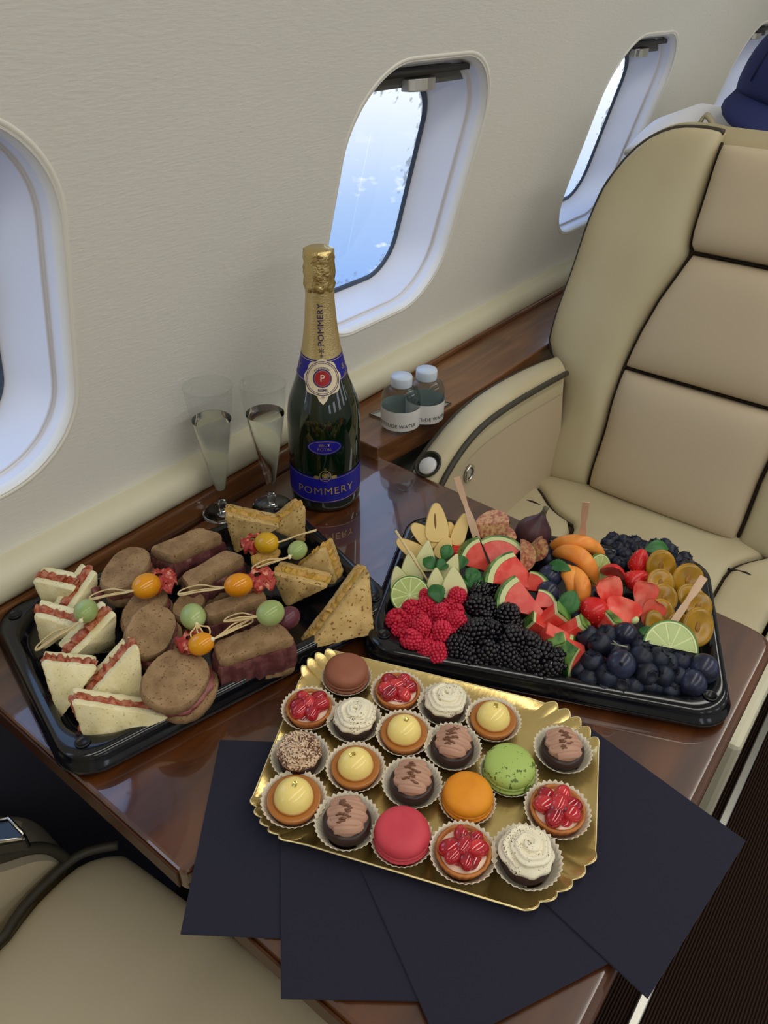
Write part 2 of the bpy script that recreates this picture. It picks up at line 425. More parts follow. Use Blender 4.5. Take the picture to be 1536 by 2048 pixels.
# trim band and wooden ledge along the wall ---------------------
band = [(.672, .060), (.660, .0600), (.650, .0575), (.6435, .052), (.640, .044), (.6395, .034), (.642, .026), (.648, .020), (.66, .018)]
tag(obj('trim_1', strip([(y, TT + d) for y, d in band]), M_trimc, fixn=False), kind='structure')
ledge = empty('side_ledge', (.9, .60, TT), 'walnut ledge running along the wall below the windows', 'ledge')
obj('ledge_rail', box(XA + .05, .708, .640, .664, TT - .028, TT + .019), M_ledge, ledge, smooth=False, bevel=.002)
obj('ledge_shelf', extrude([(.712, .664, TT - .016), (3.3, .664, TT - .016), (3.3, .532, TT - .016), (.93, .532, TT - .016), (.80, .535, TT - .016), (.709, .545, TT - .016)], (0, 0, .036)), M_ledge, ledge, smooth=False, bevel=.0025)
obj('ledge_back_strip', extrude([(.90, .652, TT + .020), (3.3, .652, TT + .020), (3.3, .636, TT + .020), (.955, .636, TT + .020)], (0, 0, .008)), M_ledge, ledge, smooth=False, bevel=.002)
obj('ledge_rail_lip', box(XA + .05, .708, .634, .6398, TT - .02, TT - .006), mat('rail_brown', (70, 42, 26), rough=.4), ledge, smooth=False)
tag(obj('wall_panel_lower', box(.715, 3.3, .56, .66, .0, TT - .017), M_dado, smooth=False), kind='structure')
# ---------------------------------------------------------------- table
table = empty('folding_table', (.43, .30, TT), 'glossy walnut fold-out cabin table set with food trays and a champagne bottle', 'table')
def rpoly(pts, r, n=6):
    """polygon with rounded corners (2D tuples)"""
    out = []
    N_ = len(pts)
    for i in range(N_):
        p = Vector(pts[i] + (0,)); a = (Vector(pts[i - 1] + (0,)) - p).normalized(); b = (Vector(pts[(i + 1) % N_] + (0,)) - p).normalized()
        p0 = p + a * r; p1 = p + b * r
        for k in range(n):
            t = k / (n - 1); q = p0.lerp(p, t).lerp(p.lerp(p1, t), t); out.append((q.x, q.y))
    return out
def slab(pts, r, z0, z1): return extrude([(x, y, z0) for x, y in rpoly(pts, r)], (0, 0, z1 - z0))
obj('table_leaf', slab([(.156, .624), (.156, .2937), (.711, .2937), (.724, .624)], .008, TT - .026, TT), M_wood, table, smooth=False, bevel=.004, seg=3)
obj('table_leaf', slab([(.156, .2925), (.156, .012), (.697, .012), (.7105, .2925)], .03, TT - .026, TT), M_wood, table, smooth=False, bevel=.007, seg=4)
obj('hinge_strip', box(.17, .70, .2926, .2936, TT - .02, TT - .004), mat('hinge_dark', (20, 16, 14), rough=.4), table, smooth=False)
for y0_, y1_ in ((.302, .618), (.05, .289)): obj('edge_band', box(.1540, .1562, y0_, y1_, TT - .0235, TT - .003), mat('edge_walnut', (66, 36, 18), rough=.35, spec=.3), table, smooth=False, bevel=.0008)
obj('under_frame', join(box(.25, .62, .12, .56, TT - .05, TT - .0262), box(.36, .50, .56, .6615, TT - .075, TT - .03)), mat('frame_dark', (30, 30, 32), rough=.5), table, smooth=False)
obj('hinge_bracket', slab([(.172, .36), (.172, .25), (.26, .25), (.26, .36)], .01, TT - .042, TT - .0265), M_trimc, table, smooth=False, bevel=.003)

# ---------------------------------------------------------------- front seat (facing the camera)
YC = .258
p0 = Vector((1.11, 0, TT - .2)); nb = Vector((-1, 0, .30)).normalized()
B_ = lambda px, py: PN(px, py, p0, nb)
M_ = lambda p: Vector((p.x, 2 * YC - p.y, p.z))
seat = empty('cabin_seat', (1.0, YC, 0), 'cream leather cabin armchair facing the table, its high back under the far window', 'seat')
sil_px = [(1450, 266), (1425, 260), (1395, 257), (1360, 257), (1333, 264), (1300, 280), (1272, 302), (1250, 325), (1234, 346), (1216, 370), (1201, 398), (1179, 452), (1165, 495), (1153, 532), (1140, 568), (1127, 602), (1116, 635), (1107, 668), (1103, 695), (1120, 722), (1133, 742), (1134, 770), (1125, 815), (1113, 860), (1100, 905), (1088, 953)]
inn_px = [(1446, 286), (1427, 345), (1405, 416), (1390, 462), (1384, 490), (1386, 506), (1363, 542), (1321, 600), (1285, 662), (1250, 734), (1228, 800), (1213, 860), (1188, 934), (1177, 972)]
sil = smoothpts([B_(*p) for p in sil_px], 1); inn = [B_(*p) for p in inn_px]
mid_i = 5
obj('side_bolster', puff(sil, [p + Vector((0, .003, 0)) for p in inn], nb, .034, .04, 40, 14), M_leather, seat)
obj('side_bolster', puff([M_(p) for p in sil], [M_(p) - Vector((0, .003, 0)) for p in inn], nb, .034, .04, 40, 14), M_leather, seat)
def cpanel(i0, i1, name, m, amp, top=None):
    pts = [p - Vector((0, .003, 0)) for p in inn[i0:i1 + 1]]
    if top: pts = [top] + pts
    dn = (inn[-1] - inn[0]).normalized() * .004; up_ = Vector((-nb.z * -1, 0, 0))
    d_ = Vector((-.3, 0, -1)).normalized() * .003
    pts[0] = pts[0] + d_; pts[-1] = pts[-1] - d_
    obj(name, puff(pts, [M_(p) for p in pts], nb, amp, .04, 30, 30, 4), m, seat)
tp = B_(1452, 266)
cpanel(0, 5, 'headrest_panel', M_pink, .042)
cpanel(5, 9, 'back_panel', M_pink, .036)
cpanel(9, 13, 'lumbar_panel', M_pink, .040)
# piping around the back and the shell behind it
full = sil + [M_(p) for p in reversed(sil)]
obj('piping', tube([p + nb * .006 for p in sil], .0042, 8), M_piping, seat)
obj('piping', tube([M_(p) + nb * .006 for p in sil], .0042, 8), M_piping, seat)
obj('seam', tube([p + nb * .004 for p in inn], .0022, 6), M_seam, seat)
for i_, n_ in ((5, 'seam'), (9, 'seam')):
    obj(n_, tube([inn[i_] + nb * .003, M_(inn[i_]) + nb * .003], .002, 6), M_seam, seat)
obj('seam', tube([M_(p) + nb * .004 for p in inn], .0022, 6), M_seam, seat)
cen = Vector((0, YC, 0))
shell = []
for p in full:
    q = p.copy(); q.y = YC + (p.y - YC) * 1.018; dv = Vector((.3, 0, 1)).normalized(); h = (p.z - (TT - .2)) / .53
    q += dv * (.010 * max(0, h)); shell.append(q)
sh = [[p - nb * .012 for p in shell], [p - nb * .03 for p in shell], [p - nb * .085 for p in shell], [YC * Vector((0, 1, 0)) + Vector((p.x, (p.y - YC) * .93, p.z)) - nb * .11 for p in shell]]
obj('back_shell', loft(sh), M_leather, seat, auto=.9)
# arm on the window side
ai = smoothpts([PY(x, y, .452) for x, y in ((1131, 742), (1080, 769), (1012, 809), (962, 846), (928, 884), (901, 924), (880, 962), (872, 982))], 2)
ao = smoothpts([PY(x, y, .495) for x, y in ((1112, 716), (1046, 742), (978, 779), (928, 816), (884, 863), (850, 907), (826, 941), (818, 960))], 2)
ai = resample(ai, 30); ao = resample(ao, 30)
rings = []
for a, b in zip(ai, ao):
    c = (a + b) / 2; upv = Vector((0, 0, .010)) + Vector((-.006, 0, 0)); r_ = [a + Vector((0, 0, -.04)), a, a.lerp(b, .08) + upv * .55, a.lerp(b, .3) + upv, a.lerp(b, .7) + upv, a.lerp(b, .92) + upv * .55, b, b + Vector((0, 0, -.05))]
    rings.append(r_)
obj('arm_pad', loft(rings, closed=False, cap=False), M_leather, seat, fixn=False)
zb = TT - .21
poly = [p + Vector((0, .002, -.004)) for p in ai] + [Vector((.735, .454, zb)), Vector((1.14, .454, zb))]
obj('arm_side', extrude(poly, (0, .036, 0)), M_pink, seat, smooth=False)
obj('piping', tube([p + Vector((0, -.003, -.003)) for p in ai], .0045, 8), M_piping, seat)
obj('piping', tube([p + Vector((0, .004, -.003)) for p in ao], .0035, 8), M_piping, seat)
q = PY(938, 946, .452)
rg_, _ = tube([q + Vector((.0095 * math.cos(a), -.001, .012 * math.sin(a))) for a in [2 * PI * k / 20 for k in range(20)]], .0024, 6, closed=True), 0
obj('recline_button', rg_, M_chrome, seat)
obj('button_face', xf(lathe([(0.0, .002), (.006, .0015), (.008, 0)], 20), Matrix.Translation(q) @ Matrix.Rotation(PI / 2, 4, 'X')), M_silver, seat)
q = (PY(901, 924, .452) + PY(850, 907, .495) + PY(880, 962, .452) + PY(826, 941, .495)) / 4 + Vector((-.006, 0, .004))
tg = (PY(901, 924, .452) - PY(880, 962, .452)).normalized(); wd = (PY(850, 907, .495) - PY(901, 924, .452)).normalized(); nn_ = tg.cross(wd).normalized(); nn_ = nn_ if nn_.z > 0 else -nn_
Mr = Matrix.Translation(q + nn_ * .004) @ Vector((0, 0, 1)).rotation_difference(nn_).to_matrix().to_4x4()
obj('cup_socket', xf(lathe([(.0, .001), (.0165, .001), (.018, .004), (.020, .002)], 28), Mr), M_piping, seat)
obj('socket_cover', xf(lathe([(.0001, .006), (.0115, .006), (.0135, .003)], 28), Mr @ Matrix.Translation((-.003, -.002, 0))), mat('cover_white', (205, 205, 202), rough=.3), seat)
# cushion
Cc = lambda px, py: P(px, py, -.195)
L_ = [Cc(1064, 972), Cc(1080, 985), Cc(1092, 1003), Cc(1104, 1024), Cc(1125, 1042), Cc(1157, 1062)]
dl = Vector((-1, .02, 0))
La = L_ + [L_[-1] + Vector((-.10, -.004, 0)), L_[-1] + Vector((-.22, -.004, 0))]
La = smoothpts(La, 1)
Rr = smoothpts([Cc(1600, 1110), Cc(1536, 1120), Cc(1483, 1131), Cc(1452, 1146), Cc(1425, 1194)] + [Cc(1425, 1194) + Vector((-.1, 0, 0))], 1)
La2 = [Cc(1090, 957)] + La
Rr2 = [Cc(1600, 1085) + Vector((.0, .0, 0))] + Rr
nz = Vector((0, 0, 1))
obj('seat_cushion', puff(La2, [Vector((p.x, min(p.y, .2), p.z)) for p in Rr2], nz, .022, .10, 34, 24, 5), M_leather, seat)
lo = [Cc(1062, 975) + Vector((-.005, .004, 0)), Cc(985, 1016), Cc(985, 1016) + Vector((-.20, .0, 0))]
obj('cushion_side', puff([p + Vector((0, .003, 0)) for p in lo], [p + Vector((-.006, .004, 0)) for p in La], nz, .018, .10, 30, 10, 4), M_leather, seat)
ro = [Vector((p.x, .052, p.z)) for p in Rr]
obj('cushion_side', puff([p + Vector((-.008, -.003, 0)) for p in Rr], [Vector((Rr[0].x, .04, Rr[0].z)), Vector((Rr[-1].x, .04, Rr[-1].z))], nz, .018, .10, 30, 10, 4), M_leather, seat)
obj('seam', tube([p + Vector((-.002, .001, .004)) for p in La], .0028, 6), M_seam, seat)
obj('seam', tube([p + Vector((-.004, -.001, .004)) for p in Rr], .0028, 6), M_seam, seat)
s0 = Cc(1107, 1030)
obj('seam', tube([s0 + Vector((-.01, .0, .012)), s0 + Vector((-.012, .035, .018)), s0 + Vector((-.014, .07, .012))], .002, 6), M_seam, seat)
s1 = Cc(1447, 1147)
obj('seam', tube([s1 + Vector((0, 0, .01)), s1 + Vector((-.002, -.03, .018)), s1 + Vector((-.004, -.06, .01))], .002, 6), M_seam, seat)
# aisle arm / side cover and pedestal
obj('aisle_side', box(.74, 1.42, .002, .034, TT - .62, TT - .215), M_trimc, seat, smooth=False, bevel=.008)
obj('seat_base', box(.80, 1.30, .04, .50, .0, TT - .295), mat('base_tan', (120, 110, 92), rough=.6), seat, smooth=False, bevel=.01)
tag(obj('trim_2', box(.3, 2.6, -.026, -.012, 0, .012), M_silver, smooth=False, bevel=.002), kind='structure')
# loop strap on top of the seat back
a0 = B_(1383, 250) - nb * .03; a1 = B_(1424, 250) - nb * .03
pk = B_(1402, 215) - nb * .03
st = smoothpts([a0, a0.lerp(pk, .6) + Vector((0, .003, 0)), pk, a1.lerp(pk, .6) + Vector((0, -.003, 0)), a1], 3)
w_ = Vector((.012, 0, .003))
V = []
for p in st: V += [p - w_ * .5, p + w_ * .5]
g = (V, [(2 * i, 2 * i + 1, 2 * i + 3, 2 * i + 2) for i in range(len(st) - 1)])
o = obj('loop_strap', g, mat('strap_tan', (150, 142, 118), rough=.6), seat); md = o.modifiers.new('s', 'SOLIDIFY'); md.thickness = .004

# seat behind it, with its white cover and the navy cap ------------------------------
seat2 = empty('cabin_seat', (2.1, YC, 0), 'second cabin seat behind the front one, only its white cover showing', 'seat')
def hexa(x0, x1, y0, y1, z0, z1, nn=7, res=10):
    V = []; Fc = []; idx = {}
    def key(p): return tuple(round(c, 5) for c in p)
    for ax in range(3):
        for sgn in (-1, 1):
            for i in range(res):
                for j in range(res):
                    q = []
                    for a, b in ((i, j), (i + 1, j), (i + 1, j + 1), (i, j + 1)):
                        u = math.sin((a / res - .5) * PI) ; v = math.sin((b / res - .5) * PI)
                        p = [0, 0, 0]; p[ax] = sgn; p[(ax + 1) % 3] = u; p[(ax + 2) % 3] = v
                        l = sum(abs(c) ** nn for c in p) ** (1 / nn); p = [c / l for c in p]; k = key(p)
                        if k not in idx: idx[k] = len(V); V.append(Vector((x0 + (x1 - x0) * (p[0] + 1) / 2, y0 + (y1 - y0) * (p[1] + 1) / 2, z0 + (z1 - z0) * (p[2] + 1) / 2)))
                        q.append(idx[k])
                    q = list(dict.fromkeys(q))
                    if len(q) > 2: Fc.append(tuple(q))
    return V, Fc
obj('backrest', hexa(2.02, 2.16, -.02, .54, TT - .2, TT + .33), M_leather, seat2)
obj('seat_block', hexa(1.62, 2.1, .0, .50, TT - .42, TT - .2), M_leather, seat2)
obj('seat_base', box(1.7, 2.05, .05, .45, 0, TT - .4), M_black, seat2, smooth=False)
# white blanket folded over the space behind the front seat
V = []; Fc = []
NX, NY = 26, 26
for i in range(NX):
    for j in range(NY):
        u = i / (NX - 1); v = j / (NY - 1)
        x = 1.41 + .42 * u; y = .55 - .52 * v
        z = TT + .330 + .036 * math.sin(PI * min(1, u * 1.3)) * (1 - .2 * v) - .03 * max(0, (.12 - v) / .12) + .006 * math.sin(9 * v + 5 * u) * u
        z -= max(0, u - .72) * .9
        V.append((x, y, z))
for i in range(NX - 1):
    for j in range(NY - 1): Fc.append((i * NY + j, i * NY + j + 1, (i + 1) * NY + j + 1, (i + 1) * NY + j))
blk = obj('white_blanket', (V, Fc), mat('white_cloth', (232, 232, 238), rough=.85, bump=('noise', 300, .3, .001)), base=(1.5, .27, TT + .33))
md = blk.modifiers.new('s', 'SOLIDIFY'); md.thickness = .008
tag(blk, 'white cloth lying over the top behind the front seat back', 'cloth')
# cap
cq = PN(1590, 176, Vector((1.52, 0, 0)), Vector((1, 0, 0)))
cap = empty('baseball_cap', cq, 'navy blue peaked cap hanging on top of the front seat back', 'cap')
M_cap = mat('navy_cap', (30, 38, 92), rough=.8, bump=('noise', 500, .4, .001))
Rcap = Matrix.Translation(cq) @ Matrix.Rotation(math.radians(12), 4, 'X')
dome = []
for k in range(11):
    a = PI / 2 * k / 10; dome.append((.088 * math.cos(a) ** .85 if k < 10 else .0001, .105 * math.sin(a)))
obj('cap_crown', xf(lathe([(.086, -.022), (.088, -.01)] + dome, 36), Rcap), M_cap, cap)
for k in range(3):
    arc = [Rcap @ Vector((.0893 * math.cos(t) * math.cos(k * PI / 3 + .4), .0893 * math.cos(t) * math.sin(k * PI / 3 + .4), .1062 * math.sin(t))) for t in [PI * i / 16 for i in range(17)]]
    obj('stitch_seam', tube(arc, .0012, 5), mat('navy_dark', (16, 22, 60), rough=.8), cap)
V = []; Fc = []
for i in range(17):
    a = math.radians(100 + 160 * i / 16)
    for j in range(5):
        r = .084 + (.052 * math.sin(PI * i / 16) ** .7 + .002) * j / 4
        V.append(Vector((r * math.cos(a) * 1, r * math.sin(a), -.020 - .040 * (j / 4) ** 1.2 * math.sin(PI * i / 16) ** .5)))
for i in range(16):
    for j in range(4): Fc.append((i * 5 + j, i * 5 + j + 1, (i + 1) * 5 + j + 1, (i + 1) * 5 + j))
o = obj('cap_brim', xf((V, Fc), Rcap @ Matrix.Rotation(math.radians(16), 4, 'Z')), M_cap, cap); md = o.modifiers.new('s', 'SOLIDIFY'); md.thickness = .004
obj('cap_button', mv(lathe([(.006, 0), (.005, .003), (.0001, .004)], 12), cq + Vector((0, -.02, .103))), M_cap, cap)

# ---------------------------------------------------------------- near seat (bottom left of the photograph)
near = empty('cabin_seat', (-.1, .25, 0), 'cream leather seat cut off by the bottom left corner, near side of the table', 'seat')
Cn = lambda px, py: P(px, py, -.222) - Vector((0, 0, .026))
An = [Vector((-.42, .50, TT - .245)), Vector((-.15, .505, TT - .245)), Cn(3, 1886), Cn(41, 1823), Cn(83, 1776), Cn(133, 1728), Cn(165, 1706), Cn(199, 1695), Cn(240, 1688)]
fr = An[-1]
An = smoothpts(An, 1)
Bn = [Vector((-.42, .0, TT - .245)), Vector((.05, .0, TT - .245)), Vector((.235, .02, TT - .245))]
obj('seat_cushion', puff(An, Bn, nz, .045, .10, 40, 30, 3.4), mat('near_leather', (196, 182, 152), rough=.5, spec=.4, bump=('noise', 420, .12, .0008)), near)
obj('piping', tube([p + Vector((-.001, .004, .021)) for p in An], .0052, 8), M_piping, near)
Ya, Yb = .532, .60
ni = resample(smoothpts([PY(x, y, Ya) for x, y in ((-330, 1775), (-120, 1738), (0, 1707), (30, 1697), (60, 1689), (90, 1689), (115, 1700), (137, 1722), (142, 1750))], 2), 34)
no_ = resample(smoothpts([PY(x, y, Yb) for x, y in ((-330, 1660), (-120, 1640), (0, 1632), (35, 1631), (62, 1638), (88, 1656), (108, 1680), (132, 1708), (138, 1735))], 2), 34)
for p in no_: pass
rings = []
for a, b in zip(ni, no_):
    u_ = Vector((0, 0, .006)); rings.append([a + Vector((0, 0, -.03)), a, a.lerp(b, .1) + u_ * .5, a.lerp(b, .35) + u_, a.lerp(b, .65) + u_, a.lerp(b, .9) + u_ * .5, b, b + Vector((0, 0, -.05))])
obj('arm_pad', loft(rings, closed=False, cap=False), mat('near_arm', (150, 142, 124), rough=.5), near, fixn=False)
obj('piping', tube([p + Vector((0, -.003, -.003)) for p in ni], .006, 8), M_piping, near)
poly = [p + Vector((0, .001, -.006)) for p in ni] + [Vector((.17, Ya + .001, TT - .36)), Vector((-.42, Ya + .001, TT - .36))]
obj('arm_side', extrude(poly, (0, .05, 0)), mat('near_leather', (196, 182, 152)), near, smooth=False)
m_i = sum(((a + b) / 2 for a, b in zip(ni, no_)), Vector()) / len(ni)
def arm_pt(px, py):
    """point of the near arm's top seen at the pixel, just above its pad"""
    zt = max(p.z for p in ni) + .004
    return P(px, py, zt - TT)
rc = [arm_pt(*q) for q in ((-40, 1652), (22, 1640), (57, 1676), (52, 1686), (-40, 1700))]
obj('recess_frame', extrude([p - Vector((0, 0, .012)) for p in rc], (0, 0, .016)), M_black, near, smooth=False, bevel=.003)
cc = sum(rc, Vector()) / 5
obj('ash_tray_rim', tube([cc + (p - cc) * .88 + Vector((0, 0, .0055)) for p in rc], .0016, 6, closed=True), M_chrome, near)
obj('seat_base', box(-.4, .16, .04, .46, 0, TT - .34), mat('base_tan', (120, 110, 92)), near, smooth=False, bevel=.01)
obj('backrest', hexa(-.62, -.45, -.02, .54, TT - .25, TT + .45), M_leather, near)

# ---------------------------------------------------------------- napkins
M_nap = mat('navy_napkin', (38, 38, 52), rough=.9, spec=.15, bump=('noise', 350, .5, .0006), sheen=.1)
def napkin(c0, ang_l, ang_b, w, h, z, label):
    a = Vector((math.cos(math.radians(ang_l)), math.sin(math.radians(ang_l)), 0)); b = Vector((math.cos(math.radians(ang_b)), math.sin(math.radians(ang_b)), 0))
    c0 = Vector((c0[0], c0[1], TT + z)); NN = 14; V = []; Fc = []
    for i in range(NN):
        for j in range(NN):
            u, v = i / (NN - 1), j / (NN - 1); p = c0 + a * h * u + b * w * v
            V.append(p)
    o = obj('paper_napkin', ([c0, c0 + a * h, c0 + a * h + b * w, c0 + b * w, ] + [q + Vector((0, 0, .0016)) for q in (c0, c0 + a * h, c0 + a * h + b * w, c0 + b * w)],
        [(3, 2, 1, 0), (4, 5, 6, 7), (0, 1, 5, 4), (1, 2, 6, 5), (2, 3, 7, 6), (3, 0, 4, 7)]), M_nap, base=c0, smooth=False, bevel=.0006)
    return tag(o, label, 'napkin', 'navy paper napkins fanned under the golden tray')
napkin((.126, .263), 38.0, -54.3, .164, .164, .0004, 'leftmost navy napkin of the fan, overhanging the near table edge')
napkin((.139, .179), 44.0, -53.0, .160, .164, .0022, 'second navy napkin from the left, its corner overhanging the cream seat')
napkin((.178, .080), 61.7, -28.3, .164, .164, .0040, 'third navy napkin from the left, running off the bottom edge')
napkin((.285, -.010), 80.0, -6.5, .155, .150, .0058, 'rightmost navy napkin of the fan, overhanging the aisle carpet')
# ---------------------------------------------------------------- black party trays
M_tray = mat('tray_black', (12, 14, 20), rough=.14, spec=.7)
TL, TW = .346, .234
def black_tray(centre, ang, label):
    R = Matrix.Translation(centre) @ Matrix.Rotation(ang, 4, 'Z')
    t = empty('catering_tray', centre, label, 'tray', 'black plastic catering trays'); t.rotation_euler = (0, 0, ang)
    rings = []
    for off, z, r in ((.0015, .004, .034), (0, .006, .034), (0, .011, .034), (.0025, .013, .034), (.003, .019, .034), (.005, .0235, .034), (.009, .025, .036), (.0135, .025, .046), (.0165, .0225, .052), (.019, .012, .052), (.024, .0085, .05), (.03, .0075, .05), (.034, .0065, .05)):
        rings.append([Vector((x, y, z)) for x, y in rrect(TL / 2 - off, TW / 2 - off, r - off * .3, 12)])
    V, Fc = loft(rings, cap=False); Fc.append(tuple(range(len(V) - 48, len(V))))
    o = lobj('tray_shell', (V, Fc), M_tray, t, auto=1.2)
    md = o.modifiers.new('s', 'SOLIDIFY'); md.thickness = .001; md.offset = -1
    for sx in (-1, 1):
        for sy in (-1, 1):
            g = lathe([(.0062, .0255), (.0066, .0262), (.0058, .0266), (.0050, .0262), (.0046, .0254), (.0001, .0254)], 20, cap=False)
            lobj('peg_hole', mv(g, (sx * (TL / 2 - .0225), sy * (TW / 2 - .0225), .0)), mat('hole_black', (4, 5, 7), rough=.3), t)
    return t
tA = P(130, 1545, .024); tC = P(778, 1200, .024)
f1, f2, f3, f4 = P(820, 1035, .024), P(1400, 1115, .024), P(1455, 1430, .024), P(750, 1285, .024)
c2 = (f1 + f2 + f3 + f4) / 4; a2 = math.radians(-66.3)
c1 = Vector((.342, .487, 0)); a1_ = math.radians(-15.0)
black_tray(Vector((c1.x, c1.y, TT + .0003)), a1_, 'black plastic tray of sandwiches beside the cabin wall')
black_tray(Vector((c2.x, c2.y, TT + .0003)), a2, 'black plastic tray of cut fruit in front of the cream seat')

# ---------------------------------------------------------------- golden pastry tray
M_gold = mat('gold_foil', (232, 206, 140), rough=.26, metal=1, bump=('noise', 60, .25, .002), col2=(220, 192, 124), vscale=12)
g_pts = [P(600, 1345, .012), P(742, 1315, .012), P(1090, 1408, .012), P(1196, 1500, .012), P(1190, 1702, .012), P(1040, 1822, .012), P(582, 1684, .012), P(508, 1592, .012)]
gc = sum(g_pts, Vector()) / 8; gc.z = TT
gold = empty('pastry_tray', gc + Vector((0, 0, .0078)), 'golden cardboard tray with scalloped corners carrying the small pastries', 'tray')
outl = []; tags_ = []
for i in range(8):
    a = g_pts[i]; b = g_pts[(i + 1) % 8]; corner = i in (7, 1, 3, 5)   # corner cuts: 7->0, 1? (see order)
    corner = i in (0, 2, 4, 6)
    corner = {0: False, 1: False, 2: True, 3: False, 4: True, 5: False, 6: True, 7: False}[i]
    n_ = 40 if corner else 14
    d = b - a; nrm = Vector((d.y, -d.x, 0)).normalized()
    if (nrm.dot((a + b) / 2 - gc)) < 0: nrm = -nrm
    for k in range(n_):
        t = k / n_; p = a.lerp(b, t)
        if corner:
            bulge = math.sin(PI * t) * .010; lobe = abs(math.sin(PI * t * 5)); p = p + nrm * (bulge + lobe * .0045)
            tags_.append(lobe)
        else: tags_.append(.5)
        outl.append(p)
# the top left corner: lobes between the last and the first points
def lobed(a, b, n_=40, L_=5):
    r = []
    d = b - a; nrm = Vector((d.y, -d.x, 0)).normalized()
    if nrm.dot((a + b) / 2 - gc) < 0: nrm = -nrm
    for k in range(n_):
        t = k / n_; lo_ = abs(math.sin(PI * t * L_)); r.append((a.lerp(b, t) + nrm * (math.sin(PI * t) * .006 + lo_ * .0042), lo_))
    return r
seq = []
tl_a, tl_b = P(604, 1352, .012), P(672, 1306, .012)
def straight(a, b, n_=14): return [(a.lerp(b, k / n_), .5) for k in range(n_)]
G = g_pts
seq += lobed(tl_a, tl_b, 32, 4) + straight(tl_b, G[2]) + lobed(G[2], G[3]) + straight(G[3], G[4]) + lobed(G[4], G[5]) + straight(G[5], G[6]) + lobed(G[6], G[7]) + straight(G[7], tl_a)
out_p = [p for p, l in seq]; lob = [l for p, l in seq]
rings = []
for s, z, w in ((.82, .0086, 0), (.84, .0086, 0), (.90, .0100, .6), (.955, .0120, 1), (.992, .0145, 1.3), (1.0, .0142, 1.3)):
    ring = []
    for p, l in zip(out_p, lob):
        q = gc + (p - gc) * max(s, .02); q.z = TT + z + (l - .5) * .0026 * w; ring.append(q)
    rings.append(ring)
V, Fc = loft(rings, cap=False); n_ = len(out_p); Fc.append(tuple(range(n_)))
o = obj('tray_board', (V, Fc), M_gold, gold, auto=.5); md = o.modifiers.new('s', 'SOLIDIFY'); md.thickness = .0011; md.offset = -1
rim_r = [Vector((p.x, p.y, TT + .0144 + (l - .5) * .0034)) for p, l in zip(out_p, lob)]
obj('tray_edge', tube(rim_r, .0007, 5, closed=True), mat('gold_edge', (240, 222, 170), rough=.35, metal=.6), gold)

# ---------------------------------------------------------------- champagne bottle
bc = P(652, 989, 0); bz = TT + .0002
TH = math.atan2(-bc.y, -bc.x)
bottle = empty('champagne_bottle', (bc.x, bc.y, bz), 'green champagne bottle with gold foil neck and blue labels', 'bottle')
bprof = [(.0001, .004), (.030, .002), (.038, .0), (.042, .0025), (.0435, .010), (.044, .03), (.044, .105), (.0436, .118), (.0424, .129), (.0400, .140), (.0362, .151), (.0325, .161), (.0292, .171), (.0262, .181), (.0236, .192), (.0212, .204), (.0192, .217), (.0174, .232), (.0162, .246), (.0153, .258), (.0150, .268), (.0150, .30), (.012, .306), (.0001, .307)]
M_bglass = mat('bottle_glass', (7, 26, 13), rough=.04, spec=.7, coat=.5, coat_r=.02)
def brad(z):
    for (r0, z0), (r1, z1) in zip(bprof[2:], bprof[3:]):
        if z0 <= z <= z1: return r0 + (r1 - r0) * (z - z0) / max(1e-6, z1 - z0)
    return .015
def loc_obj(name, g, m, parent, **k):
    return lobj(name, g, m, parent, **k)
bprof2 = [(brad(z) if 0.01 < z < .3 else r, z) for r, z in bprof]
loc_obj('glass_body', lathe([(a, b) for a, b in bprof], 56), M_bglass, bottle)
def wrap(g, z0, eps, turn=0.0, rf=None):
    """wrap a flat (u, v) mesh onto the bottle, its origin at height z0 on the side towards the camera"""
    V = []
    for v in g[0]:
        z = z0 + v[1]; r = (rf or brad)(z) + eps + (v[2] if len(v) > 2 else 0)
        a = TH + turn + v[0] / (rf or brad)(z0 if turn == 0 else z)
        V.append(Vector((r * math.cos(a), r * math.sin(a), z)))
    return V, g[1]
def grid_patch(u0, u1, v0f, v1f, nu=40, nv=6):
    V = []; Fc = []
    for i in range(nu):
        u = u0 + (u1 - u0) * i / (nu - 1)
        for j in range(nv): V.append((u, v0f(u) + (v1f(u) - v0f(u)) * j / (nv - 1), 0))
    for i in range(nu - 1):
        for j in range(nv - 1): Fc.append((i * nv + j, i * nv + j + 1, (i + 1) * nv + j + 1, (i + 1) * nv + j))
    return V, Fc
def disc(rx, ry, n=40, cx=0, cy=0, k=5, star=0, sn=0):
    V = [(cx, cy, 0)]; Fc = []
    for q in range(1, k + 1):
        for i in range(n):
            a = 2 * PI * i / n; s = 1 + star * math.cos(sn * a); V.append((cx + rx * q / k * s * math.cos(a), cy + ry * q / k * s * math.sin(a), 0))
    for i in range(n): Fc.append((0, 1 + i, 1 + (i + 1) % n))
    for q in range(1, k):
        for i in range(n): j = (i + 1) % n; Fc.append((1 + (q - 1) * n + i, 1 + q * n + i, 1 + q * n + j, 1 + (q - 1) * n + j))
    return V, Fc
def ringf(rx, ry, w, n=48, cx=0, cy=0):
    V = []; Fc = []
    for i in range(n):
        a = 2 * PI * i / n; V += [(cx + rx * math.cos(a), cy + ry * math.sin(a), 0), (cx + (rx + w) * math.cos(a), cy + (ry + w) * math.sin(a), 0)]
    for i in range(n): j = (i + 1) % n; Fc.append((2 * i, 2 * i + 1, 2 * j + 1, 2 * j))
    return V, Fc
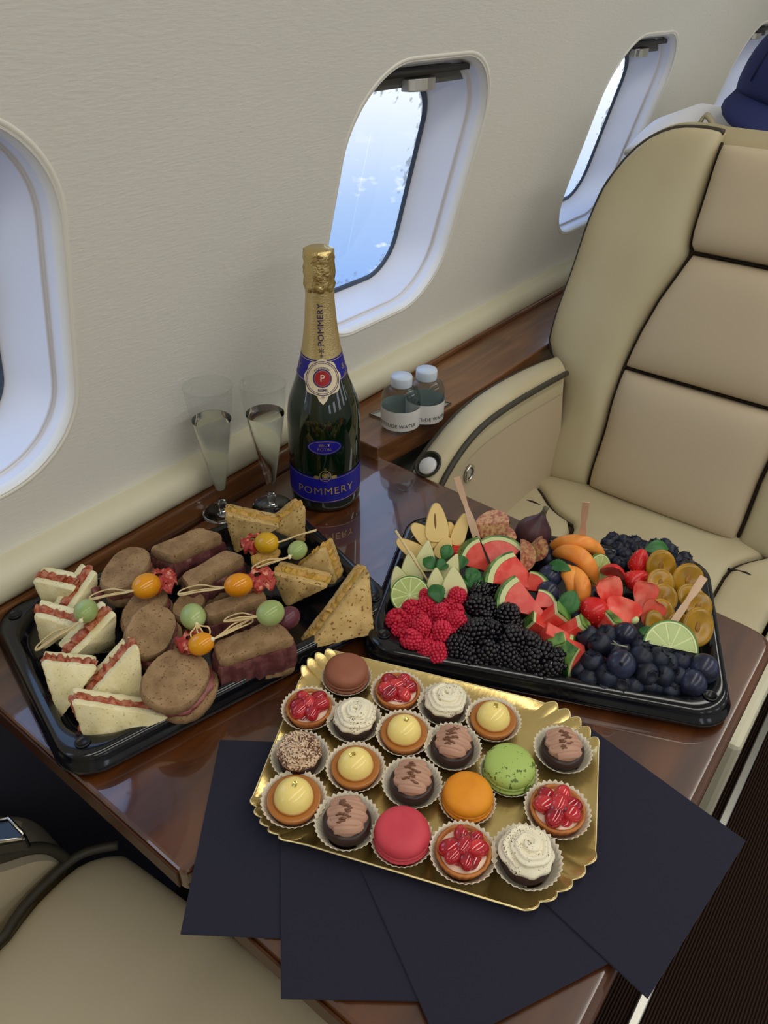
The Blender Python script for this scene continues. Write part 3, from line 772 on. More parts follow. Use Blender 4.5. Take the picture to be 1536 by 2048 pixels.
def text_geo(body, size, bold=.0, space=1.0, rot=0, arc=None, rx=0):
    cu = bpy.data.curves.new('t', 'FONT'); cu.body = body; cu.size = size; cu.align_x = 'CENTER'; cu.align_y = 'CENTER'; cu.offset = bold; cu.space_character = space; cu.resolution_u = 3
    ob = bpy.data.objects.new('t', cu); C.objects.link(ob); bpy.context.view_layer.update()
    me = ob.evaluated_get(bpy.context.evaluated_depsgraph_get()).to_mesh()
    bm = bmesh.new(); bm.from_mesh(me); bmesh.ops.triangulate(bm, faces=bm.faces)
    V = [(v.co.x, v.co.y, 0) for v in bm.verts]; Fc = [tuple(v.index for v in f.verts) for f in bm.faces]
    bm.free(); ob.to_mesh_clear(); bpy.data.objects.remove(ob); bpy.data.curves.remove(cu)
    if arc:     # bend the line round a circle of radius arc (positive: reads over the top)
        V = [((arc + y) * math.sin(x / arc), (arc + y) * math.cos(x / arc), 0) for x, y, _ in V]
    if rot:
        c_, s_ = math.cos(rot), math.sin(rot); V = [(x * c_ - y * s_, x * s_ + y * c_, 0) for x, y, _ in V]
    return V, Fc
def sh_(g, x, y): return [(v[0] + x, v[1] + y, 0) for v in g[0]], g[1]
M_blue = mat('label_blue', (26, 26, 140), rough=.35)
M_gtxt = mat('label_gold', (205, 180, 120), rough=.3, metal=.7)
M_foil = mat('neck_foil', (214, 192, 138), rough=.34, metal=.8, bump=('voronoi', 700, .35, .0006))
M_btxt = mat('label_navy_text', (34, 28, 92), rough=.5)
M_cream = mat('label_cream', (222, 208, 178), rough=.45)
M_red = mat('seal_red', (160, 28, 36), rough=.4)
collar_lo = lambda a: .1950 + .010 * abs(math.sin(a - TH) * 1.0)      # foil reaches lower at the front
n_ = 56; V = []; Fc = []
zs = [0, .12, .25, .4, .55, .7, .85, 1]
for t in zs:
    for i in range(n_):
        a = 2 * PI * i / n_; z0 = .193 + .006 * (1 - math.cos(a - TH)) / 2; z = z0 + (.272 - z0) * t; r = brad(z) + .0007; V.append(Vector((r * math.cos(a), r * math.sin(a), z)))
for k in range(len(zs) - 1):
    for i in range(n_): j = (i + 1) % n_; Fc.append((k * n_ + i, k * n_ + j, (k + 1) * n_ + j, (k + 1) * n_ + i))
loc_obj('neck_foil', (V, Fc), M_foil, bottle)
rnd = random.Random(3)
cp = [(.0157, .268), (.0170, .2715), (.0172, .275), (.0163, .279), (.0168, .283), (.0172, .288), (.0168, .293), (.0163, .298), (.0165, .303), (.0166, .307), (.0160, .3105), (.0125, .3125), (.0001, .3128)]
V, Fc = lathe(cp, 64)
V = [Vector((v.x * (1 + q), v.y * (1 + q), v.z)) for v, q in ((v, (0 if v.z > .3115 else .055 * math.sin(math.atan2(v.y, v.x) * 7 + v.z * 900) * math.sin(v.z * 420) + rnd.uniform(-.022, .022))) for v in V)]
loc_obj('foil_cap', (V, Fc), mat('cap_foil', (212, 190, 132), rough=.25, metal=1, bump=('noise', 300, .8, .0015)), bottle)
# blue collar with wings and seal
loc_obj('collar_label', wrap(grid_patch(-.070, .070, lambda u: -.014 + .0 * u + .16 * abs(u), lambda u: .014 + .08 * abs(u)), .181, .0009, rf=None), M_blue, bottle)
loc_obj('collar_line', join(wrap(grid_patch(-.070, .070, lambda u: -.0125 + .16 * abs(u), lambda u: -.0117 + .16 * abs(u), 40, 2), .181, .0012), wrap(grid_patch(-.070, .070, lambda u: .0118 + .08 * abs(u), lambda u: .0126 + .08 * abs(u), 40, 2), .181, .0012)), M_gtxt, bottle)
for tx_, sz_, ro_, xx_, yy_ in (('& G', .0095, 0, .033, .003), ('Y', .0095, 0, -.032, .003), ('REIMS', .0036, .28, .030, -.0055)): loc_obj('collar_text', wrap(sh_(text_geo(tx_, sz_, rot=ro_), xx_, yy_), .181, .0013), M_gtxt, bottle)
Z5 = .1765
loc_obj('seal', wrap(disc(.0205, .0205, 64, star=.05, sn=8), Z5, .0016), M_cream, bottle)
loc_obj('seal_tail', wrap(([(-.008, 0, 0), (.008, 0, 0), (.004, -.008, 0), (0, -.0125, 0), (-.004, -.008, 0), (.0045, .0335, 0), (-.0045, .0335, 0), (.0075, .017, 0), (-.0075, .017, 0)], [(0, 1, 2), (0, 2, 3), (0, 3, 4), (5, 6, 8), (5, 8, 7)]), Z5 - .016, .0013), M_cream, bottle)
loc_obj('seal_ring', join(wrap(ringf(.0178, .0178, .0008), Z5, .0019), wrap(ringf(.0162, .0162, .0005), Z5, .0019), wrap(ringf(.0085, .0085, .0016), Z5, .0019)), mat('seal_purple', (70, 44, 96), rough=.5), bottle)
loc_obj('seal_text', wrap(text_geo('POMMERY', .0042, 0, arc=.0110), Z5, .0021), M_btxt, bottle)
loc_obj('seal_text', wrap(text_geo('REIMS', .0040, .0001), Z5 - .0128, .0021), M_btxt, bottle)
for sg in (.0225, -.0215): loc_obj('seal_ornament', wrap(text_geo('*', .009), Z5 + sg, .0018), M_btxt, bottle)
loc_obj('seal_centre', wrap(disc(.0082, .0082, 32), Z5, .0021), M_red, bottle)
loc_obj('seal_monogram', wrap(text_geo('P', .0105), Z5, .0024), M_cream, bottle)
# vertical name on the neck
tg = text_geo('POMMERY', .0098, 0, 1.06, rot=PI / 2)
V = []
for x, y, _ in tg[0]:
    z = .2345 + y; r = brad(z) + .0013; a = TH + x / r; V.append(Vector((r * math.cos(a), r * math.sin(a), z)))
loc_obj('neck_text', (V, tg[1]), M_btxt, bottle)
loc_obj('neck_ornament', wrap(text_geo('*', .013), .2035, .0014), M_btxt, bottle)
# oval and base labels
loc_obj('oval_label', wrap(disc(.0205, .0098, 40), .0955, .0006), M_blue, bottle)
loc_obj('oval_line', wrap(ringf(.0182, .0078, .0006), .0955, .0009), M_gtxt, bottle)
loc_obj('oval_text', join(wrap(text_geo('BRUT', .0054), .0985, .0009), wrap(text_geo('ROYAL', .0054), .0930, .0009)), M_gtxt, bottle)
up_e = lambda u: .0165 + .10 * abs(u) ** 1.15
loc_obj('base_label', wrap(grid_patch(-.062, .062, lambda u: -.020 + 1.2 * u * u, up_e), .037, .0006), M_blue, bottle)
loc_obj('base_label_line', join(wrap(grid_patch(-.062, .062, lambda u: -.0185 + 1.2 * u * u, lambda u: -.0177 + 1.2 * u * u, 40, 2), .037, .0009), wrap(grid_patch(-.062, .062, lambda u: up_e(u) - .0022, lambda u: up_e(u) - .0016, 40, 2), .037, .0009)), M_gtxt, bottle)
loc_obj('base_text', wrap(text_geo('POMMERY', .0145, 0, 1.12), .034, .0010), M_gtxt, bottle)
loc_obj('crest', join(wrap(ringf(.0062, .0072, .0008), .0565, .0011), wrap(ringf(.0032, .0045, .0008), .0565, .0011), wrap(disc(.0028, .0036, 16), .0565, .0009), wrap(sh_(disc(.0035, .0022, 12), -.0105, -.002), .0565, .0010), wrap(sh_(disc(.0035, .0022, 12), .0105, -.002), .0565, .0010), wrap(sh_(text_geo('*', .007), 0, .0085), .0565, .0011)), M_gtxt, bottle)

# ---------------------------------------------------------------- flutes
def clear_mat(name, tint, gl=.12, rough=.03, edge=.5):
    m = bpy.data.materials.new(name); m.use_nodes = True; nt = m.node_tree; N = nt.nodes; L = nt.links; N.clear()
    out = N.new('ShaderNodeOutputMaterial'); tr = N.new('ShaderNodeBsdfTransparent'); tr.inputs[0].default_value = (*tint, 1)
    g = N.new('ShaderNodeBsdfGlossy'); g.inputs['Roughness'].default_value = rough
    lw = N.new('ShaderNodeLayerWeight'); lw.inputs[0].default_value = edge
    mr = N.new('ShaderNodeMapRange'); mr.inputs['To Min'].default_value = gl * .3; mr.inputs['To Max'].default_value = min(1, gl * 5)
    L.new(lw.outputs['Facing'], mr.inputs[0])
    pw = N.new('ShaderNodeMath'); pw.operation = 'POWER'; pw.inputs[1].default_value = 1.6; L.new(mr.outputs[0], pw.inputs[0])
    mx = N.new('ShaderNodeMixShader'); L.new(pw.outputs[0], mx.inputs[0]); L.new(tr.outputs[0], mx.inputs[1]); L.new(g.outputs[0], mx.inputs[2]); L.new(mx.outputs[0], out.inputs[0])
    return m
M_flute = clear_mat('clear_plastic', (.985, .99, .99), .06, edge=.25)
M_pglass = mat('plastic_stem', (240, 242, 244), rough=.02, trans=1, ior=1.4)
M_liq = mat('clear_drink', (236, 238, 236), rough=.0, trans=1, ior=1.22)
def flute(px, py, h, r, label):
    c = P(px, py, 0)
    t = empty('champagne_flute', c + Vector((0, 0, .0003)), label, 'glass', 'champagne flutes by the wall')
    lobj('bowl', lathe([(.0035, .018), (.0055, .022), (.0075, .034), (.0125, .065), (.0195, .105), (.0240, .135), (r, h), (r - .0009, h), (.0231, .135), (.0186, .105), (.0116, .065), (.0068, .036), (.001, .030)], 40, cap=False), M_flute, t)
    lobj('stem', lathe([(.0001, .019), (.0048, .0188), (.0050, .012), (.0042, .008), (.0055, .004), (.0001, .003)], 24, cap=False), M_pglass, t)
    lobj('foot', lathe([(.0055, .0042), (.014, .0026), (.0245, .0014), (.0252, .0007), (.0240, .0), (.0001, .0)], 40, cap=False), M_pglass, t)
    lobj('drink', lathe([(.0001, .0325), (.0062, .0365), (.0110, .065), (.0180, .105), (.0222, .130), (.0222, .1308), (.0001, .1308)], 40, cap=False), M_liq, t)
    B_g = []
    rn = random.Random(int(px))
    for k in range(16):
        z = rn.uniform(.05, .125); rr = .0062 + (z - .0365) * .162 - .0006; a = rn.uniform(0, 2 * PI)
        B_g.append(mv(xf(lathe([(.0001, -.0005), (.0004, -.0003), (.0005, 0), (.0004, .0003), (.0001, .0005)], 6), Matrix.Identity(4)), (rr * math.cos(a), rr * math.sin(a), z)))
    b = lobj('bubbles', join(*B_g), M_flute, t); b['kind'] = 'stuff'
    lobj('rim', tube([(r * math.cos(2 * PI * k / 40), r * math.sin(2 * PI * k / 40), h) for k in range(40)], .0006, 6, closed=True), M_flute, t)
flute(447, 1026, .172, .0275, 'clear champagne flute nearer the camera, left of the other flute')
flute(545, 1012, .168, .0265, 'clear champagne flute standing between the other flute and the green bottle')

# ---------------------------------------------------------------- water bottles in their holder
hold = empty('bottle_holder', (.82, .565, TT + .020), 'flat silver drinks holder set into the walnut ledge', 'holder')
hq = [Vector((.775, .611, 0)), Vector((.868, .590, 0)), Vector((.880, .538, 0)), Vector((.778, .541, 0))]
obj('holder_plate', extrude([q + Vector((0, 0, TT + .0202)) for q in hq], (0, 0, .0012)), M_silver, hold, smooth=False)
obj('holder_rim', tube([q + Vector((0, 0, TT + .0222)) for q in hq], .0012, 6, closed=True), M_chrome, hold)
M_wbot = clear_mat('bottle_plastic', (.92, .95, .95), .10, edge=.35)
M_wlab = mat('water_label', (214, 212, 210), rough=.45)
M_wcap = mat('water_cap', (196, 208, 222), rough=.35)
M_wtxt = mat('water_text', (90, 90, 94), rough=.5)
def water(px, py, label, off):
    c = P(px, py, .0215); th = math.atan2(-c.y, -c.x) + off
    t = empty('water_bottle', c, label, 'bottle', 'small water bottles on the ledge')
    pr_ = [(.0001, .001), (.022, .0), (.0265, .003), (.0275, .008), (.0275, .042), (.0270, .050), (.0240, .057), (.0170, .0625), (.0130, .065), (.0126, .069)]
    lobj('bottle_body', lathe(pr_, 40, cap=False), M_wbot, t)
    lobj('water', lathe([(.0001, .002), (.0255, .004), (.0265, .04), (.0260, .050), (.0228, .0575), (.016, .0622), (.0001, .0622)], 32, cap=False), clear_mat('water_fill', (.80, .84, .84), .05) if 'water_fill' not in bpy.data.materials else bpy.data.materials['water_fill'], t)
    lobj('paper_label', lathe([(.0279, .006), (.0279, .035)], 48, cap=False), M_wlab, t)
    g = text_geo('ALTITUDE WATER', .0072, .0001, 1.05)
    lobj('label_text', ([Vector((.0282 * math.cos(th + x / .028), .0282 * math.sin(th + x / .028), .0135 + y)) for x, y, _ in g[0]], g[1]), M_wtxt, t)
    cw = lambda a, k: 1 + .012 * math.sin(a * 40)
    lobj('cap', lathe([(.0145, .064), (.0150, .0655), (.0150, .0765), (.0142, .0785), (.0001, .0788)], 80, wob=cw), M_wcap, t)
water(800, 852, 'small clear water bottle with white cap, nearer the champagne bottle', -.25)
water(848, 838, 'small clear water bottle with white cap, partly behind the other water bottle', .25)
# ---------------------------------------------------------------- sandwiches
def crumb(name, c1, c2, speck, sdens=.62, sc=420, bsc=260):
    """bread: crumb noise with darker seeds"""
    m = bpy.data.materials.new(name); m.use_nodes = True; nt = m.node_tree; N = nt.nodes; L = nt.links; b = N['Principled BSDF']
    b.inputs['Roughness'].default_value = .85; b.inputs['Specular IOR Level'].default_value = .2
    tc = N.new('ShaderNodeTexCoord'); n1 = N.new('ShaderNodeTexNoise'); n1.inputs['Scale'].default_value = 60; n1.inputs['Detail'].default_value = 5
    cr = N.new('ShaderNodeValToRGB'); cr.color_ramp.elements[0].position = .35; cr.color_ramp.elements[1].position = .65
    cr.color_ramp.elements[0].color = (*lin(c1), 1); cr.color_ramp.elements[1].color = (*lin(c2), 1)
    n2 = N.new('ShaderNodeTexNoise'); n2.inputs['Scale'].default_value = sc; n2.inputs['Detail'].default_value = 1
    c3 = N.new('ShaderNodeValToRGB'); c3.color_ramp.elements[0].position = sdens; c3.color_ramp.elements[1].position = sdens + .06
    mx = N.new('ShaderNodeMix'); mx.data_type = 'RGBA'; mx.inputs['B'].default_value = (*lin(speck), 1)
    for n in (n1, n2): L.new(tc.outputs['Object'], n.inputs[0])
    L.new(n1.outputs[0], cr.inputs[0]); L.new(n2.outputs[0], c3.inputs[0]); L.new(c3.outputs[0], mx.inputs['Factor']); L.new(cr.outputs[0], mx.inputs['A'])
    L.new(mx.outputs['Result'], b.inputs['Base Color'])
    bn = N.new('ShaderNodeTexNoise'); bn.inputs['Scale'].default_value = bsc; bn.inputs['Detail'].default_value = 4; L.new(tc.outputs['Object'], bn.inputs[0])
    bp = N.new('ShaderNodeBump'); bp.inputs['Strength'].default_value = .45; bp.inputs['Distance'].default_value = .0010
    L.new(bn.outputs[0], bp.inputs['Height']); L.new(bp.outputs[0], b.inputs['Normal'])
    return m
M_white = crumb('white_bread', (226, 212, 160), (240, 230, 188), (206, 186, 128), .66)
M_grain = crumb('seeded_bread', (176, 144, 88), (206, 176, 118), (126, 92, 50), .63, 300)
M_brown = crumb('brown_bread', (132, 104, 74), (164, 134, 98), (104, 78, 54), .64, 500)
M_redf = mat('tomato_filling', (158, 62, 30), rough=.5, spec=.5, col2=(190, 122, 88), vscale=180, bump=('noise', 220, .8, .002))
M_yelf = mat('egg_filling', (186, 148, 52), rough=.5, col2=(206, 160, 92), vscale=140, bump=('noise', 220, .8, .002))
M_ham = mat('ham_pink', (150, 92, 86), rough=.45, spec=.5, col2=(128, 62, 62), vscale=90, bump=('noise', 160, .6, .0015))
M_beef = mat('beef_purple', (92, 48, 50), rough=.45, spec=.5, col2=(120, 74, 72), vscale=90, bump=('noise', 160, .6, .0015))
rn = random.Random(11)
def dense_poly(pts, step=.004):
    out = []
    for i in range(len(pts)):
        a, b = pts[i], pts[(i + 1) % len(pts)]; k = max(2, int((b - a).length / step))
        for j in range(k): out.append(a.lerp(b, j / k))
    return out
def layer(poly, n, t0, t1, jig=.0006, inset=0.0, seed=0):
    """one slice: the outline poly swept from t0 to t1 along n with slightly crumbly edges"""
    r = random.Random(seed); c = sum(poly, Vector()) / len(poly); N_ = len(poly)
    off = [r.uniform(-1, 1) for _ in poly]
    rings = []
    for t, s in ((0, -.0012), (.18, 0), (.5, .0003), (.82, 0), (1, -.0012)):
        ring = []
        for i, p in enumerate(poly):
            d = (p - c); l = max(d.length, 1e-6); ring.append(p + d / l * (s - inset + off[i] * jig + r.uniform(-.3, .3) * jig) + n * (t0 + (t1 - t0) * t))
        rings.append(ring)
    return loft(rings)
def tri_sandwich(label, A, B, C_, D, bread, fill, group, fillname='filling', sag=0.0):
    a, b, c = (P(*q) for q in (A, B, C_)); d = P(D[0], D[1], A[2]); tv = d - a
    n = (b - a).cross(c - a).normalized()
    if n.dot(tv) < 0: n = -n
    T = max(.025, min(.034, tv.length))
    # slide the back slices along the measured direction
    dirv = (tv.normalized() * .55 + n * .8); dirv.normalize(); dirv *= 1.0
    ks = 1.12 if bread == M_white else 1.03; g0 = (a + b + c) / 3; a, b, c = (g0 + (q - g0) * k for q, k in ((a, ks), (b, ks), (c, ks - .03)))
    pts = rpoly3([a, b, c], .006)
    poly = dense_poly(pts, .0035)
    base = (a + b + c) / 3
    t = empty('triangle_sandwich', Vector((base.x, base.y, TT + .008)), label, 'sandwich', group)
    tb = T * .33
    s = rn.randint(0, 999)
    obj('bread_slice', layer(poly, dirv, 0, tb, seed=s), bread, t, auto=1.0)
    obj('bread_slice', layer(poly, dirv, T - tb, T, seed=s + 1), bread, t, auto=1.0)
    obj(fillname, layer(dense_poly(pts, .0022), dirv, tb * .93, T - tb * .93, .0026, -.0008, s + 2), fill, t, auto=1.2)
    return t
def rpoly3(pts, r, n=4):
    out = []; N_ = len(pts)
    for i in range(N_):
        p = pts[i]; a = (pts[i - 1] - p).normalized(); b = (pts[(i + 1) % N_] - p).normalized(); p0 = p + a * r; p1 = p + b * r
        for k in range(n): t = k / (n - 1); out.append(p0.lerp(p, t).lerp(p.lerp(p1, t), t))
    return out
gw = 'white bread triangle sandwiches'
W = [
 ('white triangle sandwich at the tray corner nearest the wall, red filling on top', (67, 1165, .052), (145, 1182, .05), (96, 1228, .012), (74, 1134)),
 ('white triangle sandwich leaning right on the hindmost white one, dark filling line', (194, 1146, .056), (139, 1228, .034), (196, 1226, .012), (174, 1132)),
 ('white triangle sandwich second from the wall along the tray end, loop pick before it', (70, 1236, .055), (150, 1258, .048), (86, 1300, .012), (58, 1210)),
 ('white triangle sandwich leaning right beside the pale grape pick, broad red filling', (231, 1232, .058), (147, 1318, .034), (228, 1300, .012), (203, 1208)),
 ('white triangle sandwich third along the tray end, red filling showing along its top', (86, 1330, .055), (190, 1340, .048), (120, 1436, .012), (70, 1299)),
 ('white triangle sandwich standing against the big round brown one, wide open filling', (275, 1297, .062), (188, 1394, .034), (290, 1404, .012), (242, 1266)),
 ('foremost white triangle sandwich, its broad face towards the camera', (152, 1411, .052), (332, 1436, .030), (180, 1500, .010), (124, 1378))]
for l_, a, b, c, d in W: tri_sandwich(l_, a, b, c, d, M_white, M_redf, gw)
gg = 'seeded bread triangle sandwiches'
Tn = [
 ('seeded triangle sandwich in front of the flutes, leftmost of the back pair', (452, 1030, .060), (560, 1054, .048), (470, 1110, .012), (433, 1003)),
 ('seeded triangle sandwich leaning against the back pair, below the bottle', (611, 1012, .062), (545, 1062, .036), (612, 1088, .014), (588, 1002)),
 ('seeded triangle sandwich with its peak below the bottle, behind the grape pick', (664, 1072, .062), (602, 1124, .030), (690, 1146, .015), (640, 1082)),
 ('seeded triangle sandwich lying with an open yellow and ham filling', (541, 1148, .052), (654, 1176, .044), (572, 1216, .012), (560, 1124)),
 ('big seeded triangle sandwich at the right tray corner, broad face to the camera', (716, 1124, .068), (600, 1278, .012), (728, 1250, .012), (731, 1136))]
for l_, a, b, c, d in Tn: tri_sandwich(l_, a, b, c, d, M_grain, M_yelf, gg)
gb = 'brown bread sandwiches'
def block_sandwich(label, quad, zt, zb, fill, meat_out=.002, split=(.30, .72)):
    q = [P(x, y, zt) for x, y in quad]; c = sum(q, Vector()) / 4
    t = empty('brown_sandwich', Vector((c.x, c.y, TT + zb)), label, 'sandwich', gb)
    q = rpoly3(q, .006); poly = dense_poly(q, .0035); H_ = zt - zb; up_ = Vector((0, 0, -1)); s = rn.randint(0, 999)
    obj('bread_slice', layer(poly, up_, 0, H_ * split[0], seed=s), M_brown, t, auto=1.0)
    obj('meat_filling', layer(dense_poly(q, .0025), up_, H_ * split[0] * .97, H_ * split[1], .0022, -meat_out, s + 1), fill, t, auto=1.2)
    obj('bread_slice', layer(poly, up_, H_ * split[1] * .99, H_, seed=s + 2), M_brown, t, auto=1.0)
block_sandwich('long brown sandwich with beef at the back, below the flute on the left', [(345, 1113), (296, 1096), (398, 1053), (447, 1068)], .052, .010, M_beef)
block_sandwich('long brown beef sandwich behind the central orange tomato pick', [(378, 1176), (360, 1150), (452, 1098), (492, 1112)], .050, .010, M_beef)
block_sandwich('brown sandwich under the central orange tomato, beef below its top slice', [(416, 1236), (404, 1212), (520, 1168), (536, 1194)], .052, .010, M_beef)
block_sandwich('large brown block sandwich with thick beef at the front tray edge', [(440, 1322), (424, 1286), (552, 1234), (590, 1276)], .054, .009, M_beef, .003, (.22, .80))
def oval_sandwich(label, px, py, z, rx, ry, ang, tilt, fill, th=.011, gap=.006, shift=(.003, -.002), cut=1.0, n=56):
    c = P(px, py, z); t = empty('round_sandwich', Vector((c.x, c.y, TT + .009)), label, 'sandwich', gb)
    R = Matrix.Rotation(math.radians(ang), 3, 'Z') @ Matrix.Rotation(math.radians(tilt[0]), 3, 'X') @ Matrix.Rotation(math.radians(tilt[1]), 3, 'Y')
    pts = []
    for i in range(n):
        a = 2 * PI * i / n; x = math.cos(a); y = math.sin(a); e = .85
        x = math.copysign(abs(x) ** e, x) * rx; y = math.copysign(abs(y) ** e, y) * ry; y = min(y, ry * cut); pts.append(c + R @ Vector((x, y, 0)))
    nn = R @ Vector((0, 0, -1)); s = rn.randint(0, 999)
    sh2 = R @ Vector((shift[0], shift[1], 0))
    obj('bread_slice', layer(pts, nn, 0, th, .0004, seed=s), M_brown, t, auto=1.0)
    obj('meat_filling', layer([p + sh2 * .5 for p in pts], nn, th * .98, th + gap, .0016, .001, s + 1), fill, t, auto=1.2)
    obj('bread_slice', layer([p + sh2 for p in pts], nn, th + gap * .98, 2 * th + gap, .0004, seed=s + 2), M_brown, t, auto=1.0)
oval_sandwich('oval brown sandwich lying flat at the back, nearest the wall', 251, 1134, .052, .034, .020, 28, (6, 0), M_ham)
oval_sandwich('oval brown sandwich right under the tomato and salami pick near the wall', 290, 1212, .046, .032, .017, 26, (14, 0), M_ham, shift=(.004, -.006))
oval_sandwich('tilted oval brown sandwich behind the big round one, upper half raised', 303, 1258, .054, .030, .021, 30, (26, -4), M_ham, shift=(.004, -.010))
oval_sandwich('big round brown sandwich at the front edge beside the white triangles', 352, 1354, .050, .032, .026, 20, (14, 0), M_ham, shift=(.006, -.008), gap=.005)
oval_sandwich('small brown sandwich half hidden behind the pale grape in the middle', 377, 1208, .036, .020, .014, 25, (8, 0), M_beef)
# pink ham slice folded at the back left
hh = P(214, 1178, .03)
V = []; Fc = []
for i in range(16):
    for j in range(7):
        u = i / 15; v = j / 6
        V.append(hh + Vector((.018 * (u - .5) * 2, -.012 + .022 * v, .012 * math.sin(PI * v) + .003 * math.sin(9 * u + 3 * v))))
for i in range(15):
    for j in range(6): Fc.append((i * 7 + j, i * 7 + j + 1, (i + 1) * 7 + j + 1, (i + 1) * 7 + j))
o = obj('ham_slice', (V, Fc), M_ham, base=hh); md = o.modifiers.new('s', 'SOLIDIFY'); md.thickness = .0022
tag(o, 'folded pink ham slice between the hindmost white sandwich and the oval brown one', 'ham')
# ---- picks with tomato, salami or grape
M_yt = mat('yellow_tomato', (222, 140, 20), rough=.12, spec=.6, sub=.1, col2=(226, 156, 28), vscale=30)
M_yt2 = mat('lemon_tomato', (206, 160, 28), rough=.12, spec=.6, sub=.1)
M_grape = mat('green_grape', (150, 170, 104), rough=.18, spec=.5, sub=.25, col2=(168, 184, 124), vscale=60)
M_sal = mat('salami', (166, 50, 40), rough=.4, spec=.5, col2=(220, 140, 116), vscale=160, vpos=(.50, .62), bump=('noise', 200, .7, .0012))
M_pick = mat('bamboo', (214, 190, 140), rough=.5)
M_knot = mat('bamboo_knot', (236, 226, 190), rough=.5)
M_olive = mat('red_onion', (92, 44, 56), rough=.3)
def ball(rx, ry, rz, nu=20, nv=12):
    pr_ = [(math.sin(PI * k / nv) + 1e-5 * (k in (0, nv)), -math.cos(PI * k / nv)) for k in range(nv + 1)]
    g = lathe([(max(r, 1e-5), z) for r, z in pr_], nu, cap=False)
    return [Vector((v[0] * rx, v[1] * ry, v[2] * rz)) for v in g[0]], g[1]
def orient(zdir):
    return Vector((0, 0, 1)).rotation_difference(Vector(zdir).normalized()).to_matrix().to_4x4()
def ruffle(c, r, seed):
    r_ = random.Random(seed); V = []; Fc = []; nu, nv = 30, 7
    for j in range(nv):
        for i in range(nu):
            a = 2 * PI * i / nu; v = j / (nv - 1); rr = r * (.25 + .75 * v) * (1 + .10 * math.sin(3 * a + seed))
            V.append(c + Vector((rr * math.cos(a), rr * .8 * math.sin(a), r * .45 * math.cos(v * 1.4) + r * .30 * v * math.sin(7 * a + 4 * v + seed))))
    for j in range(nv - 1):
        for i in range(nu): k = (i + 1) % nu; Fc.append((j * nu + i, j * nu + k, (j + 1) * nu + k, (j + 1) * nu + i))
    return V, Fc
def skewer(label, ball_px, rad, kind, pick_a, pick_b, loops, extra=None, ex_r=.014, cat='canape', ax=None):
    """kind: tomato colour material or grape; the bamboo pick runs from the knot pick_a (x, y, z) to its tail pick_b"""
    c = P(*ball_px); a = P(*pick_a); b = P(*pick_b)
    t = empty('party_pick', c, label, 'party pick', 'bamboo picks on the sandwiches')
    ax = (a - c).normalized() if ax is None else Vector(ax)
    nm = 'green_grape' if kind == M_grape else 'cherry_tomato'
    obj(nm, mv(xf(ball(rad * .92, rad * .92, rad * 1.12, 28, 18), orient((a - c).cross(Vector((0, 0, 1))) * .4 + ax)), c), kind, t)
    if extra:
        ec = P(*extra[0])
        if extra[1] == 'salami':
            obj('salami_slice', ruffle(ec, ex_r, rn.randint(0, 50)), M_sal, t).modifiers.new('s', 'SOLIDIFY').thickness = .0012
            obj('salami_slice', ruffle(ec + Vector((.002, -.002, -.005)), ex_r * .95, rn.randint(0, 50)), M_sal, t).modifiers.new('s', 'SOLIDIFY').thickness = .0012
        else:
            obj('onion_piece', mv(ball(ex_r, ex_r * .8, ex_r * .8), ec), M_olive, t)
    obj('knot', mv(ball(.0020, .0020, .0026, 12, 8), a), M_knot, t)
    obj('stick', tube([c, a, a.lerp(b, .35)], .0009, 8), M_pick, t)
    sd = (b - a).cross(Vector((0, 0, 1))).normalized()
    pts = []
    for w in loops:
        m_ = a.lerp(b, .6)
        pts_ = smoothpts([a, a.lerp(b, .3) + sd * w * .4, m_ + sd * w + Vector((0, 0, .003)), b + sd * w * .9, b.lerp(a, -.08), b - sd * abs(w) * .2, m_ - sd * w * .3, a], 3)
        obj('pick_loop', tube(pts_, .00075, 6), M_pick, t)
    return t
skewer('pick with an orange tomato and salami beside the oval brown bread near the wall', (293, 1172, .062), .0135, M_yt, (275, 1180, .066), (184, 1196, .062), (.006, -.004), ((318, 1162, .056), 'salami'), .017)
skewer('pick with the brightest orange tomato at the centre of the sandwich tray', (477, 1170, .068), .0125, M_yt, (456, 1174, .070), (362, 1186, .062), (.006, -.005), ((516, 1160, .058), 'salami'), .017)
skewer('pick with a lemon yellow tomato near the bottle, salami to its left', (533, 1086, .064), .0125, M_yt2, (549, 1087, .068), (628, 1061, .070), (.002,), ((506, 1088, .056), 'salami'), .014)
skewer('pick with a green grape between the seeded sandwiches below the bottle', (595, 1100, .060), .0105, M_grape, (579, 1114, .062), (509, 1136, .060), (.004, -.002))
skewer('pick with a green grape in the middle of the sandwich tray, hanging loops', (386, 1233, .068), .0125, M_grape, (393, 1247, .070), (404, 1276, .062), (.009, -.009))
skewer('pick with a yellow tomato and salami above the big round brown sandwich', (402, 1288, .060), .0110, M_yt, (425, 1279, .066), (500, 1240, .062), (.005, -.003), ((380, 1284, .056), 'salami'), .014)
skewer('pick with the brightest green grape, on the large brown block sandwich', (541, 1226, .070), .0130, M_grape, (526, 1232, .074), (452, 1242, .064), (.006, .0), ((576, 1236, .052), 'onion'), .013)
skewer('pick with a pale grape among the white triangle sandwiches', (172, 1222, .064), .0115, M_grape, (162, 1242, .068), (76, 1296, .050), (.005, -.004))
# loose fillings between the sandwiches
for l_, x, y, z in (('yellow egg and ham filling spilling beside the salami near the bottle', 530, 1112, .046),):
    o = obj('egg_filling', ruffle(P(x, y, z), .017, 4), M_yelf, base=P(x, y, z)); o.modifiers.new('s', 'SOLIDIFY').thickness = .006; tag(o, l_, 'filling')
